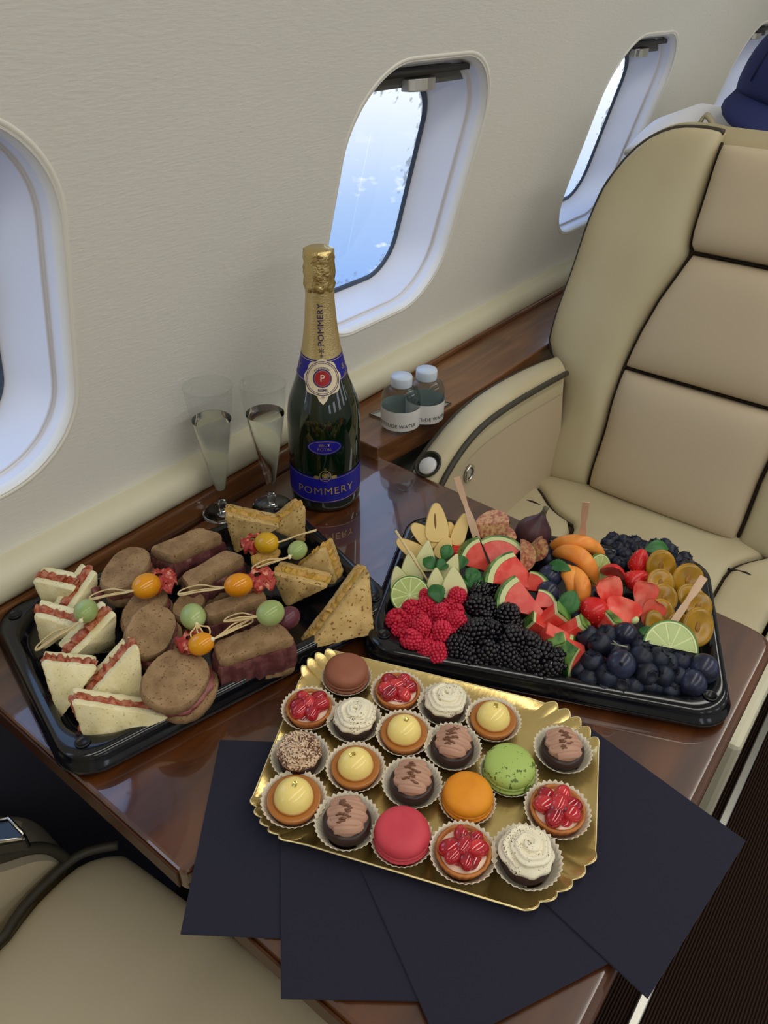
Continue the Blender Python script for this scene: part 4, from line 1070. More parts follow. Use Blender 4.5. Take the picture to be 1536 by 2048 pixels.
# ---------------------------------------------------------------- fruit platter
rf = random.Random(5)
M_rasp = mat('raspberry_red', (208, 42, 74), rough=.42, spec=.4, sub=.15, col2=(184, 28, 54), vscale=120)
M_black = mat('blackberry_black', (16, 12, 20), rough=.16, spec=.6)
M_blue = mat('blueberry_skin', (36, 42, 62), rough=.42, spec=.4, col2=(20, 24, 38), vscale=120)
M_bcal = mat('blueberry_crown', (16, 18, 32), rough=.7)
M_bgr = mat('dark_grape', (26, 28, 46), rough=.26, spec=.5, col2=(44, 50, 76), vscale=60)
M_straw = mat('strawberry_red', (206, 34, 38), rough=.28, spec=.5, sub=.1)
M_seed = mat('strawberry_seed', (216, 150, 70), rough=.5)
M_scut = mat('strawberry_flesh', (226, 62, 50), rough=.35, sub=.15, col2=(236, 124, 104), vscale=50)
M_wmel = mat('watermelon_flesh', (224, 92, 78), rough=.3, spec=.5, sub=.15, col2=(216, 62, 54), vscale=90)
M_rindw = mat('rind_pale', (204, 210, 150), rough=.4)
M_rindg = mat('rind_green', (42, 92, 36), rough=.35, col2=(110, 150, 70), vscale=70)
M_melon = mat('melon_orange', (238, 156, 70), rough=.35, spec=.4, sub=.15, col2=(230, 140, 58), vscale=60)
M_plum = mat('yellow_plum', (176, 130, 18), rough=.25, spec=.5, sub=.1, col2=(150, 112, 22), vscale=50)
M_plumi = mat('plum_centre', (132, 84, 20), rough=.4, col2=(160, 112, 24), vscale=200)
M_lime = mat('lime_flesh', (172, 190, 116), rough=.25, sub=.15)
M_limew = mat('lime_pith', (214, 222, 166), rough=.4)
M_limeg = mat('lime_peel', (72, 120, 40), rough=.35)
M_figs = mat('fig_skin', (60, 34, 48), rough=.4, col2=(80, 48, 52), vscale=30)
M_figf = mat('fig_flesh', (166, 92, 76), rough=.35, col2=(206, 160, 112), vscale=260, bump=('noise', 300, .8, .0012))
M_pear = mat('pear_flesh', (228, 198, 128), rough=.4, sub=.15)
M_pears = mat('pear_skin', (196, 164, 48), rough=.35)
M_appf = mat('pale_melon_flesh', (216, 214, 160), rough=.35, sub=.15)
M_apps = mat('green_melon_rim', (140, 160, 84), rough=.4)
M_mint = mat('mint_green', (40, 92, 44), rough=.4, spec=.4, col2=(56, 112, 56), vscale=60)
M_wstick = mat('pale_wood', (216, 184, 156), rough=.55, col2=(204, 170, 140), vscale=40, aniso=(1, 1, .2))
def blob_berry(R, Lz, dr, rows, seed, hollow=True):
    """a berry built of drupelets"""
    r_ = random.Random(seed); gs = []
    for k in range(rows):
        t = (k + .5) / rows; ph = math.pi * (.10 + .78 * t); rr = R * math.sin(ph) ** .8 * (1 - .15 * t if True else 1); z = Lz * math.cos(ph)
        n_ = max(4, int(2 * PI * rr / (dr * 1.75)))
        for i in range(n_):
            a = 2 * PI * (i + (k % 2) * .5) / n_ + r_.uniform(-.06, .06)
            q = dr * r_.uniform(.92, 1.1); gs.append(mv(ball(q, q, q, 8, 6), (rr * math.cos(a), rr * math.sin(a), z)))
    gs.append(mv(ball(dr * 1.1, dr * 1.1, dr, 8, 6), (0, 0, -Lz * .93)))
    gs.append(xf(ball(R * .86, R * .86, Lz * .88, 16, 10), Matrix.Identity(4)))
    return join(*gs)
def base_mesh(name, g, m):
    me = mesh(name, g[0], g[1], m); bm = bmesh.new(); bm.from_mesh(me); bmesh.ops.recalc_face_normals(bm, faces=bm.faces); bm.to_mesh(me); bm.free(); return me
RASP = [base_mesh('raspberry', blob_berry(.0098, .0105, .0021, 8, s), M_rasp) for s in (1, 2)]
BLK = [base_mesh('blackberry', blob_berry(.0102, .0115, .0027, 7, s), M_black) for s in (1, 2)]
def put(name, me, c, rot, sc, label, cat, group):
    o = bpy.data.objects.new(name, me); C.objects.link(o); o.location = c; o.rotation_euler = rot; o.scale = (sc,) * 3
    return tag(o, label, cat, group)

ORD = ['first', 'second', 'third', 'fourth', 'fifth', 'sixth', 'seventh', 'eighth', 'ninth', 'tenth']
def row_labels(pts, rows, fmt):
    """labels that name the row (front to back) and the place in it for every berry of a pile"""
    order = sorted(range(len(pts)), key=lambda i: -pts[i][1] - .18 * pts[i][0] * 0); out = [None] * len(pts)
    per = math.ceil(len(pts) / rows); names_ = ['front', 'second', 'third', 'fourth', 'fifth', 'sixth', 'hindmost']
    for r_ in range(rows):
        ids = sorted(order[r_ * per:(r_ + 1) * per], key=lambda i: pts[i][0]); nm = names_[r_] if r_ < rows - 1 else 'hindmost'
        for k, i in enumerate(ids): out[i] = fmt % (ORD[k] if k else 'leftmost', nm)
    return out
# raspberries: (x, y, height, size)
RS = [(793, 1240, .028, 1.15), (822, 1217, .030, 1.0), (854, 1212, .034, .98), (851, 1192, .036, .72), (914, 1195, .036, 1.0), (900, 1212, .030, .9), (882, 1226, .036, 1.0), (844, 1250, .038, .95), (914, 1222, .034, .8), (912, 1243, .036, 1.0), (884, 1264, .034, 1.05), (824, 1279, .030, 1.1), (850, 1296, .026, .92), (876, 1306, .024, 1.05), (800, 1262, .022, .95), (905, 1262, .028, .95), (866, 1238, .026, 1.0), (838, 1236, .026, .95), (860, 1280, .024, 1.0), (815, 1250, .024, .95)]
RL = row_labels(RS, 4, 'red raspberry, %s from the left in the %s row of the raspberry pile')
for i, (x, y, z, s) in enumerate(RS):
    put('raspberry', RASP[i % 2], P(x, y, z), (rf.uniform(-.9, .9), rf.uniform(-.9, .9), rf.uniform(0, 6)), s * .90, RL[i], 'raspberry', 'raspberries in the fruit tray')
BS = [(974, 1176, .032), (961, 1188, .036), (956, 1214, .034), (974, 1218, .034), (1016, 1233, .036), (1003, 1216, .030), (950, 1264, .036), (984, 1262, .036), (968, 1240, .030), (912, 1294, .028), (936, 1290, .026), (977, 1304, .030), (1012, 1308, .028), (1026, 1276, .036), (1048, 1284, .034), (1062, 1288, .034), (1062, 1318, .030), (1103, 1332, .028), (938, 1318, .020), (1040, 1332, .022), (1085, 1310, .030), (1082, 1344, .020), (1006, 1290, .024), (960, 1326, .018), (1114, 1318, .030), (1044, 1308, .022), (1000, 1328, .018), (920, 1270, .024), (1020, 1252, .028)]
BL = row_labels(BS, 5, 'blackberry, %s from the left in the %s row of the blackberry pile')
for i, (x, y, z) in enumerate(BS):
    put('blackberry', BLK[i % 2], P(x, y, z), (rf.uniform(-1, 1), rf.uniform(-1, 1), rf.uniform(0, 6)), rf.uniform(.92, 1.08), BL[i], 'blackberry', 'blackberries in the fruit tray')
# blueberries: body with a crown part
BBm = base_mesh('blueberry', lathe([(.0001, -.0082), (.003, -.0079), (.0062, -.006), (.0086, -.0022), (.0090, .001), (.0082, .0045), (.0058, .0072), (.0040, .0080), (.0030, .0074), (.0001, .0070)], 20, cap=False), M_blue)
cg = []
for k in range(5):
    a = 2 * PI * k / 5; cg.append(([Vector((.0040 * math.cos(a + d), .0040 * math.sin(a + d), .0076)) for d in (-.45, .45)] + [Vector((.0058 * math.cos(a), .0058 * math.sin(a), .0094))], [(0, 1, 2)]))
CRm = base_mesh('crown', join(*cg, lathe([(.0030, .0076), (.0042, .0084), (.0044, .0078)], 16, cap=False)), M_bcal)
def blueberry(x, y, z, s, label, group, crown=True):
    rot = (rf.uniform(-.9, .7), rf.uniform(-1.0, .3), rf.uniform(0, 6)); c = P(x, y, z)
    o = put('blueberry', BBm, c, rot, s, label, 'blueberry', group)
    if crown:
        k = bpy.data.objects.new('crown', CRm); C.objects.link(k); k.parent = o
FB = [(1176, 1274, .034, 1.25), (1201, 1290, .038, 1.3), (1215, 1272, .036, 1.2), (1280, 1290, .038, 1.05), (1301, 1288, .036, 1.0), (1184, 1326, .030, 1.3), (1214, 1352, .028, 1.3), (1282, 1316, .038, 1.3), (1317, 1318, .036, 1.25), (1336, 1326, .034, 1.1), (1291, 1347, .032, 1.3), (1325, 1352, .030, 1.2), (1360, 1324, .032, 1.1), (1356, 1352, .028, 1.0), (1241, 1365, .024, 1.2), (1268, 1373, .022, 1.1), (1176, 1358, .022, 1.1), (1192, 1365, .020, 1.0), (1296, 1370, .022, 1.1), (1340, 1381, .020, 1.0), (1316, 1295, .034, 1.0), (1335, 1298, .032, 1.0), (1226, 1300, .032, 1.1), (1262, 1342, .026, 1.1), (1236, 1330, .026, 1.1), (1310, 1372, .020, 1.1), (1160, 1340, .022, 1.1), (1372, 1344, .024, 1.0), (1300, 1330, .028, 1.1), (1254, 1300, .03, 1.1), (1205, 1378, .018, 1.0), (1262, 1386, .017, 1.0)]
for q, l_ in zip(FB, row_labels(FB, 5, 'blueberry, %s from the left in the %s row of the front heap')): blueberry(*q, l_, 'blueberries in the front heap')
KB = [(1215, 1088, .026), (1236, 1097, .028), (1257, 1092, .026), (1273, 1102, .028), (1218, 1114, .026), (1249, 1110, .028), (1236, 1127, .026), (1340, 1102, .026), (1352, 1122, .026), (1362, 1134, .026), (1286, 1095, .024), (1226, 1078, .022), (1330, 1090, .022), (1310, 1092, .022), (1368, 1118, .020), (1258, 1126, .024), (1346, 1140, .022), (1372, 1148, .020), (1246, 1084, .020), (1270, 1086, .020)]
for (x, y, z), l_ in zip(KB, row_labels(KB, 3, 'blueberry, %s from the left in the %s row along the rear tray rim')): blueberry(x, y, z * .8, rf.uniform(.86, 1.0), l_, 'blueberries along the rear rim')
for x, y, z, l_ in ((1092, 1106, .034, 'blueberry in front of the whole fig, left of its pair'), (1103, 1108, .032, 'blueberry in front of the whole fig, beside the rear orange slice'), (1096, 1120, .030, 'blueberry just above the upper dark grape beside the melon'), (1184, 1190, .034, 'blueberry between the orange melon slice and the opened strawberry'), (1150, 1240, .026, 'blueberry under the large mint leaf, above the watermelon chunks'), (1166, 1204, .024, 'blueberry half hidden behind the big whole strawberry')): blueberry(x, y, z, 1.05, l_, 'blueberries in mid tray')
def grape(x, y, z, r, label, pit=False):
    c = P(x, y, z); o = obj('dark_grape', mv(xf(ball(r, r, r * 1.08, 28, 18), Matrix.Rotation(rf.uniform(-.6, .6), 4, 'X')), c), M_bgr, base=c)
    tag(o, label, 'grape', 'dark grapes in the fruit tray')
    if pit: obj('stem_pit', mv(xf(ball(.0010, .0022, .0030, 10, 8), Matrix.Identity(4)), c + (Vector((0, 0, TT + CH)) - c).normalized() * r), M_bcal, o)
grape(1242, 1329, .040, .0132, 'dark blue grape with a stem pit, on the front of the blueberry heap', True)
grape(1251, 1270, .040, .0118, 'dark grape at the top of the blueberry heap, beside the thin twig')
grape(1406, 1338, .030, .0140, 'large dark grape against the right rim of the fruit tray')
grape(1384, 1368, .026, .0130, 'large dark grape in the front right corner of the fruit tray')
grape(1100, 1153, .040, .0125, 'dark plum-like grape left of the orange melon, upper of two')
grape(1096, 1186, .036, .0120, 'dark plum-like grape left of the orange melon, lower of two')
tw = [P(1222, 1287, .047), P(1236, 1290, .050), P(1255, 1294, .050)]
tag(obj('grape_twig', join(tube(tw, .0007, 6), tube([tw[1], P(1226, 1281, .053)], .0005, 6)), mat('twig', (150, 150, 130), rough=.6), base=tw[0]), 'thin pale twig lying on the blueberry heap', 'twig')

# strawberries
SBP = [(.0001, -.0135), (.003, -.0125), (.0062, -.0085), (.0092, -.002), (.0104, .003), (.0098, .0072), (.0070, .0098), (.0030, .0104), (.0001, .0100)]
def straw_r(z):
    for (r0, z0), (r1, z1) in zip(SBP, SBP[1:]):
        if z0 <= z <= z1: return r0 + (r1 - r0) * (z - z0) / (z1 - z0)
    return .001
def strawberry(x, y, z, s, axis, label, calyx=False):
    c = P(x, y, z); o = empty('strawberry', c, label, 'strawberry', 'whole strawberries')
    o.rotation_mode = 'QUATERNION'; o.rotation_quaternion = Vector((0, 0, 1)).rotation_difference(Vector(axis).normalized()); o.scale = (s,) * 3
    lobj('berry', lathe(SBP, 28, cap=False), M_straw, o)
    gs = []
    for k in range(8):
        zz = -.011 + .019 * k / 7; rr = straw_r(zz); n_ = max(4, int(rr / .0011))
        for i in range(n_): a = 2 * PI * (i + .5 * (k % 2)) / n_; gs.append(mv(ball(.00035, .00035, .0006, 5, 4), (rr * math.cos(a), rr * math.sin(a), zz)))
    sd = lobj('seeds', join(*gs), M_seed, o); sd['kind'] = 'stuff'
    if calyx:
        g_ = []
        for k in range(7):
            a = 2 * PI * k / 7; g_.append(([Vector((.0015 * math.cos(a - .6), .0015 * math.sin(a - .6), .0104)), Vector((.0015 * math.cos(a + .6), .0015 * math.sin(a + .6), .0104)), Vector((.0058 * math.cos(a + .25), .0058 * math.sin(a + .25), .0118)), Vector((.0098 * math.cos(a), .0098 * math.sin(a), .0098)), Vector((.0058 * math.cos(a - .25), .0058 * math.sin(a - .25), .0118))], [(0, 1, 2, 3, 4)]))
        lobj('calyx', join(*g_), M_apps, o)
strawberry(1279, 1124, .040, 1.12, (-.3, -.1, -1), 'whole round strawberry at the rear between blueberries and yellow plums')
strawberry(1187, 1226, .036, 1.35, (.2, .1, 1), 'big whole strawberry at the foot of the orange melon slices')
strawberry(1271, 1160, .034, 1.1, (-.6, .5, -.4), 'dark strawberry with a green calyx behind the cut ones', True)
strawberry(913, 1106, .036, .7, (0, 0, 1), 'small red strawberry piece beside the mint and pear slices')
def half_berry(x, y, z, s, axis, face, label, leaf=False):
    """strawberry cut lengthwise: half lathe with a flat inner face"""
    c = P(x, y, z); o = empty('cut_strawberry', c, label, 'strawberry', 'cut strawberries'); 
    zx = Vector(axis).normalized(); fx = Vector(face); fx = (fx - zx * fx.dot(zx)).normalized(); yx = zx.cross(fx)
    M4 = Matrix((fx, yx, zx)).transposed().to_4x4()
    V = []; Fc = []; n_ = 14
    for r_, z_ in SBP:
        for i in range(n_ + 1):
            a = PI / 2 + PI * i / n_; V.append(Vector((r_ * math.cos(a) * .8, r_ * math.sin(a), z_)) * s)
    K = len(SBP)
    for k in range(K - 1):
        for i in range(n_): Fc.append((k * (n_ + 1) + i, k * (n_ + 1) + i + 1, (k + 1) * (n_ + 1) + i + 1, (k + 1) * (n_ + 1) + i))
    g = xf((V, Fc), M4); lobj('skin', g, M_straw, o)
    V = []; Fc = []
    for k, (r_, z_) in enumerate(SBP):
        for i in range(9):
            u = -1 + 2 * i / 8; V.append(Vector((-.0022 * math.exp(-(u * 2.2) ** 2) * (1 if 1 < k < 7 else 0) + .0002, u * r_ * .99, z_)) * s)
    for k in range(K - 1):
        for i in range(8): Fc.append((k * 9 + i, k * 9 + i + 1, (k + 1) * 9 + i + 1, (k + 1) * 9 + i))
    lobj('cut_face', xf((V, Fc), M4), M_scut, o)
    if leaf: lobj('hull', xf(mv(ball(.004, .0045, .003, 12, 8), (0, 0, .0105 * s)), M4), M_rindw, o)
cf = (-.55, -.5, .75)
half_berry(1226, 1146, .050, 1.25, (.35, .15, -.6), (.2, .1, -.5), 'pink topped cut strawberry, hindmost of the central cluster')
half_berry(1222, 1183, .052, 1.35, (.15, .55, .8), cf, 'opened strawberry half with a deep groove, above the one with a hull')
half_berry(1247, 1220, .048, 1.45, (-.25, -.75, -.1), cf, 'opened strawberry half ending in a pale hull, lying lowest in front', True)
half_berry(1290, 1188, .046, 1.2, (.5, .1, .8), (-.6, -.1, .5), 'cut strawberry standing with its pink face beside the yellow plums')
half_berry(1305, 1224, .040, 1.1, (.5, -.2, .7), (-.6, -.3, .4), 'narrow cut strawberry piece leaning on the yellow plums')

# watermelon wedges
def wmelon(E1, E2, AP, th, label, cubes=False):
    e1, e2, ap = P(*E1), P(*E2), P(*AP); t = empty('watermelon_wedge', Vector(((e1.x + e2.x + ap.x) / 3, (e1.y + e2.y + ap.y) / 3, TT + .01)), label, 'watermelon', 'watermelon pieces')
    d1, d2 = e1 - ap, e2 - ap; n_ = d1.cross(d2).normalized()
    if n_.dot(Vector((0, 0, TT + CH)) - ap) > 0: n_ = -n_
    l1, l2 = d1.length, d2.length; ang = d1.angle(d2); ax = d1.cross(d2).normalized()
    def P_(f, s): return ap + (Matrix.Rotation(ang * s, 3, ax) @ d1.normalized()) * (l1 + (l2 - l1) * s) * f * (1 + .05 * math.sin(PI * s))
    NS = 14
    def sect(f0, f1):
        inn_ = [P_(f0, k / NS) for k in range(NS + 1)] if f0 > 0 else [ap]; out_ = [P_(f1, k / NS) for k in range(NS + 1)]
        return extrude(out_ + list(reversed(inn_)), n_ * th)
    obj('flesh', sect(0, .86), M_wmel, t, smooth=False, bevel=.0006)
    obj('white_rind', sect(.862, .955), M_rindw, t, smooth=False)
    obj('green_skin', sect(.957, 1.0), M_rindg, t, smooth=False)
wmelon((919, 1128, .040), (957, 1074, .058), (984, 1146, .026), .014, 'watermelon wedge furthest left at the back, below the wooden fork')
wmelon((961, 1080, .054), (1046, 1094, .054), (992, 1150, .030), .013, 'watermelon wedge with a broad flat rind on top, in front of the figs')
wmelon((970, 1164, .046), (1024, 1102, .062), (1086, 1180, .034), .014, 'middle watermelon wedge with its pale rind arching on the left')
wmelon((994, 1216, .040), (1030, 1150, .062), (1100, 1238, .030), .014, 'foremost large watermelon wedge above the blackberries')
wmelon((1100, 1186, .040), (1060, 1142, .050), (1050, 1180, .034), .012, 'watermelon piece behind, only its green rind edge beside the dark grapes')
wmelon((1116, 1216, .036), (1078, 1178, .046), (1066, 1214, .034), .012, 'watermelon piece whose green rind edge shows right of the foremost wedge')
wmelon((1138, 1364, .010), (1156, 1296, .050), (1188, 1318, .020), .014, 'upright watermelon wedge at the front between blackberries and blueberries')
def wcube(px, z, s, yaw, tilt, label, rind=True, up=True):
    c = P(*px, z); t = empty('watermelon_chunk', c, label, 'watermelon', 'watermelon pieces')
    R = Matrix.Rotation(math.radians(yaw), 4, 'Z') @ Matrix.Rotation(math.radians(tilt), 4, 'X')
    lobj('flesh', xf(box(-s[0], s[0], -s[1], s[1], -s[2], s[2] * .6), R), M_wmel, t, smooth=False, bevel=.0008)
    lobj('white_rind', xf(box(-s[0], s[0], -s[1], s[1], s[2] * .605, s[2] * .86), R), M_rindw, t, smooth=False, bevel=.0005)
    lobj('green_skin', xf(box(-s[0], s[0], -s[1], s[1], s[2] * .865, s[2]), R), M_rindg, t, smooth=False, bevel=.0005)
wcube((1108, 1236), .034, (.008, .009, .014), 30, 40, 'watermelon chunk with pale rind up, right of the foremost wedge tip')
wcube((1072, 1254), .026, (.007, .010, .012), 25, -60, 'watermelon chunk at the tip of the foremost wedge, above the blackberries')
wcube((1146, 1262), .034, (.007, .008, .016), 35, 45, 'slim watermelon chunk pointing up beside the blueberry heap')
wcube((1112, 1282), .030, (.008, .010, .015), 20, 110, 'dark green rind chunk lying between blackberries and watermelon')
wcube((1124, 1300), .028, (.007, .008, .016), 35, -30, 'red watermelon chunk low in the middle of the chunk row')
wcube((1220, 1248), .036, (.009, .006, .010), 55, 20, 'small watermelon chunk behind the blueberry heap, under the strawberries')
wcube((1142, 1300), .030, (.008, .006, .012), 30, -70, 'green rind chunk right behind the upright front wedge')

# orange melon slices
def crescent(pts, r, wdt, label, mtl=M_melon, name='melon_slice', cat='melon', grp='orange melon slices'):
    path = smoothpts([P(*q) for q in pts], 3); path = resample(path, 22); nrm = Vector((-.5, -.5, .2))
    V = []; Fc = []; n_ = 14; K = len(path)
    for k, p in enumerate(path):
        tg_ = (path[min(k + 1, K - 1)] - path[max(k - 1, 0)]).normalized(); side = tg_.cross(Vector((.6, .6, -.4))).normalized(); b_ = tg_.cross(side).normalized()
        s = max(.06, math.sin(PI * (k + .3) / (K - .4)) ** .55)
        for i in range(n_):
            a = 2 * PI * i / n_; ca = math.cos(a); sa = math.sin(a); V.append(p + side * ca * r * s * (1 if ca > 0 else .8) + b_ * sa * wdt * s)
    for k in range(K - 1):
        for i in range(n_): j = (i + 1) % n_; Fc.append((k * n_ + i, k * n_ + j, (k + 1) * n_ + j, (k + 1) * n_ + i))
    Fc += [tuple(range(n_ - 1, -1, -1)), tuple(range((K - 1) * n_, K * n_))]
    c = sum(path, Vector()) / K
    o = obj(name, (V, Fc), mtl, base=c); tag(o, label, cat, grp); return o
crescent([(1100, 1108, .024), (1112, 1088, .046), (1160, 1084, .062), (1196, 1100, .046), (1206, 1130, .024)], .0095, .008, 'orange melon slice furthest back, arching under the upright wooden stick')
crescent([(1108, 1112, .030), (1128, 1104, .052), (1160, 1112, .058), (1182, 1142, .046), (1188, 1182, .020)], .0105, .007, 'orange melon slice second from the back, arching down behind the lime')
crescent([(1112, 1142, .034), (1132, 1142, .050), (1146, 1164, .048), (1144, 1208, .024)], .0095, .006, 'orange melon slice third from the back, beside the dark grapes')
crescent([(1132, 1138, .040), (1154, 1150, .052), (1168, 1178, .046), (1156, 1216, .026), (1146, 1234, .016)], .0095, .006, 'foremost orange melon slice, curving down behind the large mint leaf')

# yellow plum halves
def plum(x, y, z, rx, ry, axis, face, label):
    c = P(x, y, z); t = empty('yellow_plum_half', c, label, 'plum', 'yellow plum halves')
    fz = Vector(face).normalized(); ax_ = Vector(axis); ax_ = (ax_ - fz * ax_.dot(fz)).normalized(); sx = ax_.cross(fz)
    M4 = Matrix((sx, ax_, fz)).transposed().to_4x4()
    g = lathe([(.0001, -.9), (.45, -.8), (.8, -.5), (.98, -.15), (1.0, 0.0), (.93, .10), (.80, .12)], 32, cap=False)
    lobj('skin', xf(([Vector((v[0] * rx, v[1] * ry, v[2] * rx * .55)) for v in g[0]], g[1]), M4), M_plum, t)
    g = lathe([(.80, .12), (.62, .10), (.42, .02), (.22, -.06), (.0001, -.08)], 28, cap=False)
    lobj('cut_face', xf(([Vector((v[0] * rx, v[1] * ry, v[2] * rx * .55)) for v in g[0]], g[1]), M4), M_plum, t)
    lobj('stone_mark', xf(mv(ball(rx * .16, ry * .30, .0007, 12, 6), (0, 0, -.0004)), M4), M_plumi, t)
vf = (-.62, -.45, .85)
ua = (.3, .2, .6)
for q in ((1322, 1134, .048, .0155, .0185, (.4, .3, .8), (-.75, -.5, .55), 'yellow plum half upright at the back, next to the round strawberry'),
          (1322, 1166, .044, .0145, .0150, ua, vf, 'yellow plum half second in the left column behind the cut strawberries'),
          (1328, 1196, .042, .0140, .0150, ua, vf, 'yellow plum half third in the left column, touching a cut strawberry'),
          (1322, 1224, .038, .0135, .0135, ua, vf, 'yellow plum half fourth in the left column, darkest amber'),
          (1310, 1250, .034, .0150, .0100, (.3, -.6, .2), vf, 'yellow plum half lowest in the left column, behind the lime slice'),
          (1376, 1160, .046, .0165, .0175, (.5, .1, .8), (-.7, -.5, .6), 'yellow plum half at the back right, partly under the wooden fork'),
          (1384, 1196, .040, .0165, .0130, (.3, -.3, .6), vf, 'yellow plum half in mid right column, just below the fork handle'),
          (1396, 1212, .038, .0145, .0150, (.3, -.3, .6), vf, 'yellow plum half against the right tray rim, third down'),
          (1396, 1254, .038, .0155, .0195, (.5, .2, .8), (-.65, -.5, .7), 'tall yellow plum half lowest on the right, beside the lime slice'),
          (1358, 1250, .036, .0125, .0125, ua, vf, 'yellow plum half at the tip of the wooden fork')):
    plum(*q)

# lime slices
def lime(x, y, z, R_, face, axis, label, half=False):
    c = P(x, y, z); t = empty('lime_slice', c, label, 'lime', 'lime slices')
    fz = Vector(face).normalized(); ax_ = Vector(axis); ax_ = (ax_ - fz * ax_.dot(fz)).normalized(); sx = ax_.cross(fz)
    M4 = Matrix((sx, ax_, fz)).transposed().to_4x4(); h = .0016
    A0, A1 = (0, PI) if half else (0, 2 * PI); n_ = 40
    def ring(r0, r1, hh):
        pts = [(r1 * math.cos(A0 + (A1 - A0) * i / n_), r1 * math.sin(A0 + (A1 - A0) * i / n_)) for i in range(n_ + 1)]; pin = [(r0 * math.cos(A0 + (A1 - A0) * i / n_), r0 * math.sin(A0 + (A1 - A0) * i / n_)) for i in range(n_ + 1)]
        V = []; Fc = []
        for i in range(n_ + 1): V += [Vector((*pin[i], -hh)), Vector((*pts[i], -hh)), Vector((*pts[i], hh)), Vector((*pin[i], hh))]
        for i in range(n_):
            a = 4 * i; b_ = 4 * (i + 1)
            for k in range(4): k2 = (k + 1) % 4; Fc.append((a + k, a + k2, b_ + k2, b_ + k))
        if half: Fc += [(0, 1, 2, 3), (4 * n_ + 3, 4 * n_ + 2, 4 * n_ + 1, 4 * n_)]
        return V, Fc
    lobj('peel', xf(ring(R_ * .94, R_, h), M4), M_limeg, t, smooth=False)
    lobj('pith', xf(ring(R_ * .88, R_ * .94, h * 1.05), M4), M_limew, t, smooth=False)
    ns = 5 if half else 10
    for k in range(ns):
        a0 = A0 + (A1 - A0) * k / ns + .045; a1 = A0 + (A1 - A0) * (k + 1) / ns - .045
        pts = [Vector((R_ * .06 * math.cos((a0 + a1) / 2), R_ * .06 * math.sin((a0 + a1) / 2), -h * .9))] + [Vector((R_ * .875 * math.cos(a0 + (a1 - a0) * i / 6), R_ * .875 * math.sin(a0 + (a1 - a0) * i / 6), -h * .9)) for i in range(7)]
        lobj('segment', xf(extrude(pts, (0, 0, 1.8 * h)), M4), M_lime, t, smooth=False)
    lobj('membrane', xf(extrude([Vector((R_ * .88 * math.cos(A0 + (A1 - A0) * i / 30), R_ * .88 * math.sin(A0 + (A1 - A0) * i / 30), -h * .7)) for i in range(31 if half else 30)], (0, 0, 1.4 * h)), M4), M_limew, t, smooth=False)
lime(820, 1190, .034, .0200, (-.55, -.25, .9), (.5, .7, .6), 'lime slice lying behind the raspberries at the left rim')
lime(1340, 1296, .040, .0260, (-.6, -.45, .8), (.6, .25, .6), 'large half lime slice on the right of the blueberry heap', True)
lime(1197, 1138, .044, .0165, (-.35, -.95, .5), (.3, .0, .9), 'lime slice standing beside the orange melon, behind the strawberries')

# wedges: pears, pale melon, figs
def wedge(x, y, z, L_, R_, ang, axis, outd, skin, flesh, label, name, cat, grp, core=None, pw=.48):
    R_ *= 1.12
    c = P(x, y, z); t = empty(name, c, label, cat, grp)
    zx = Vector(axis).normalized(); ox = Vector(outd); ox = (ox - zx * ox.dot(zx)).normalized(); yx = zx.cross(ox)
    M4 = Matrix((ox, yx, zx)).transposed().to_4x4(); K = 16; n_ = 8; A = math.radians(ang) / 2
    def rr(k): return R_ * max(.02, math.sin(PI * k / K)) ** pw
    V = []; Fc = []
    for k in range(K + 1):
        for i in range(n_ + 1): a = -A + 2 * A * i / n_; V.append(Vector((rr(k) * math.cos(a) - R_ * .5, rr(k) * math.sin(a), L_ * (k / K - .5))))
    for k in range(K):
        for i in range(n_): Fc.append((k * (n_ + 1) + i, k * (n_ + 1) + i + 1, (k + 1) * (n_ + 1) + i + 1, (k + 1) * (n_ + 1) + i))
    lobj('skin', xf((V, Fc), M4), skin, t)
    V = []; Fc = []
    for s in (-1, 1):
        b0 = len(V)
        for k in range(K + 1):
            for i in range(5): r_ = rr(k) * i / 4; V.append(Vector((r_ * math.cos(A) - R_ * .5, s * r_ * math.sin(A) * .999, L_ * (k / K - .5))))
        for k in range(K):
            for i in range(4): Fc.append((b0 + k * 5 + i, b0 + k * 5 + i + 1, b0 + (k + 1) * 5 + i + 1, b0 + (k + 1) * 5 + i))
    lobj('flesh', xf((V, Fc), M4), flesh, t)
    if core: lobj('core_line', xf(mv(ball(.0012, .0016, L_ * .22, 8, 8), (-R_ * .5 + R_ * .25 * math.cos(A), -R_ * .3 * math.sin(A), L_ * .05)), M4), core, t)
M_core = mat('pear_core', (120, 82, 34), rough=.6)
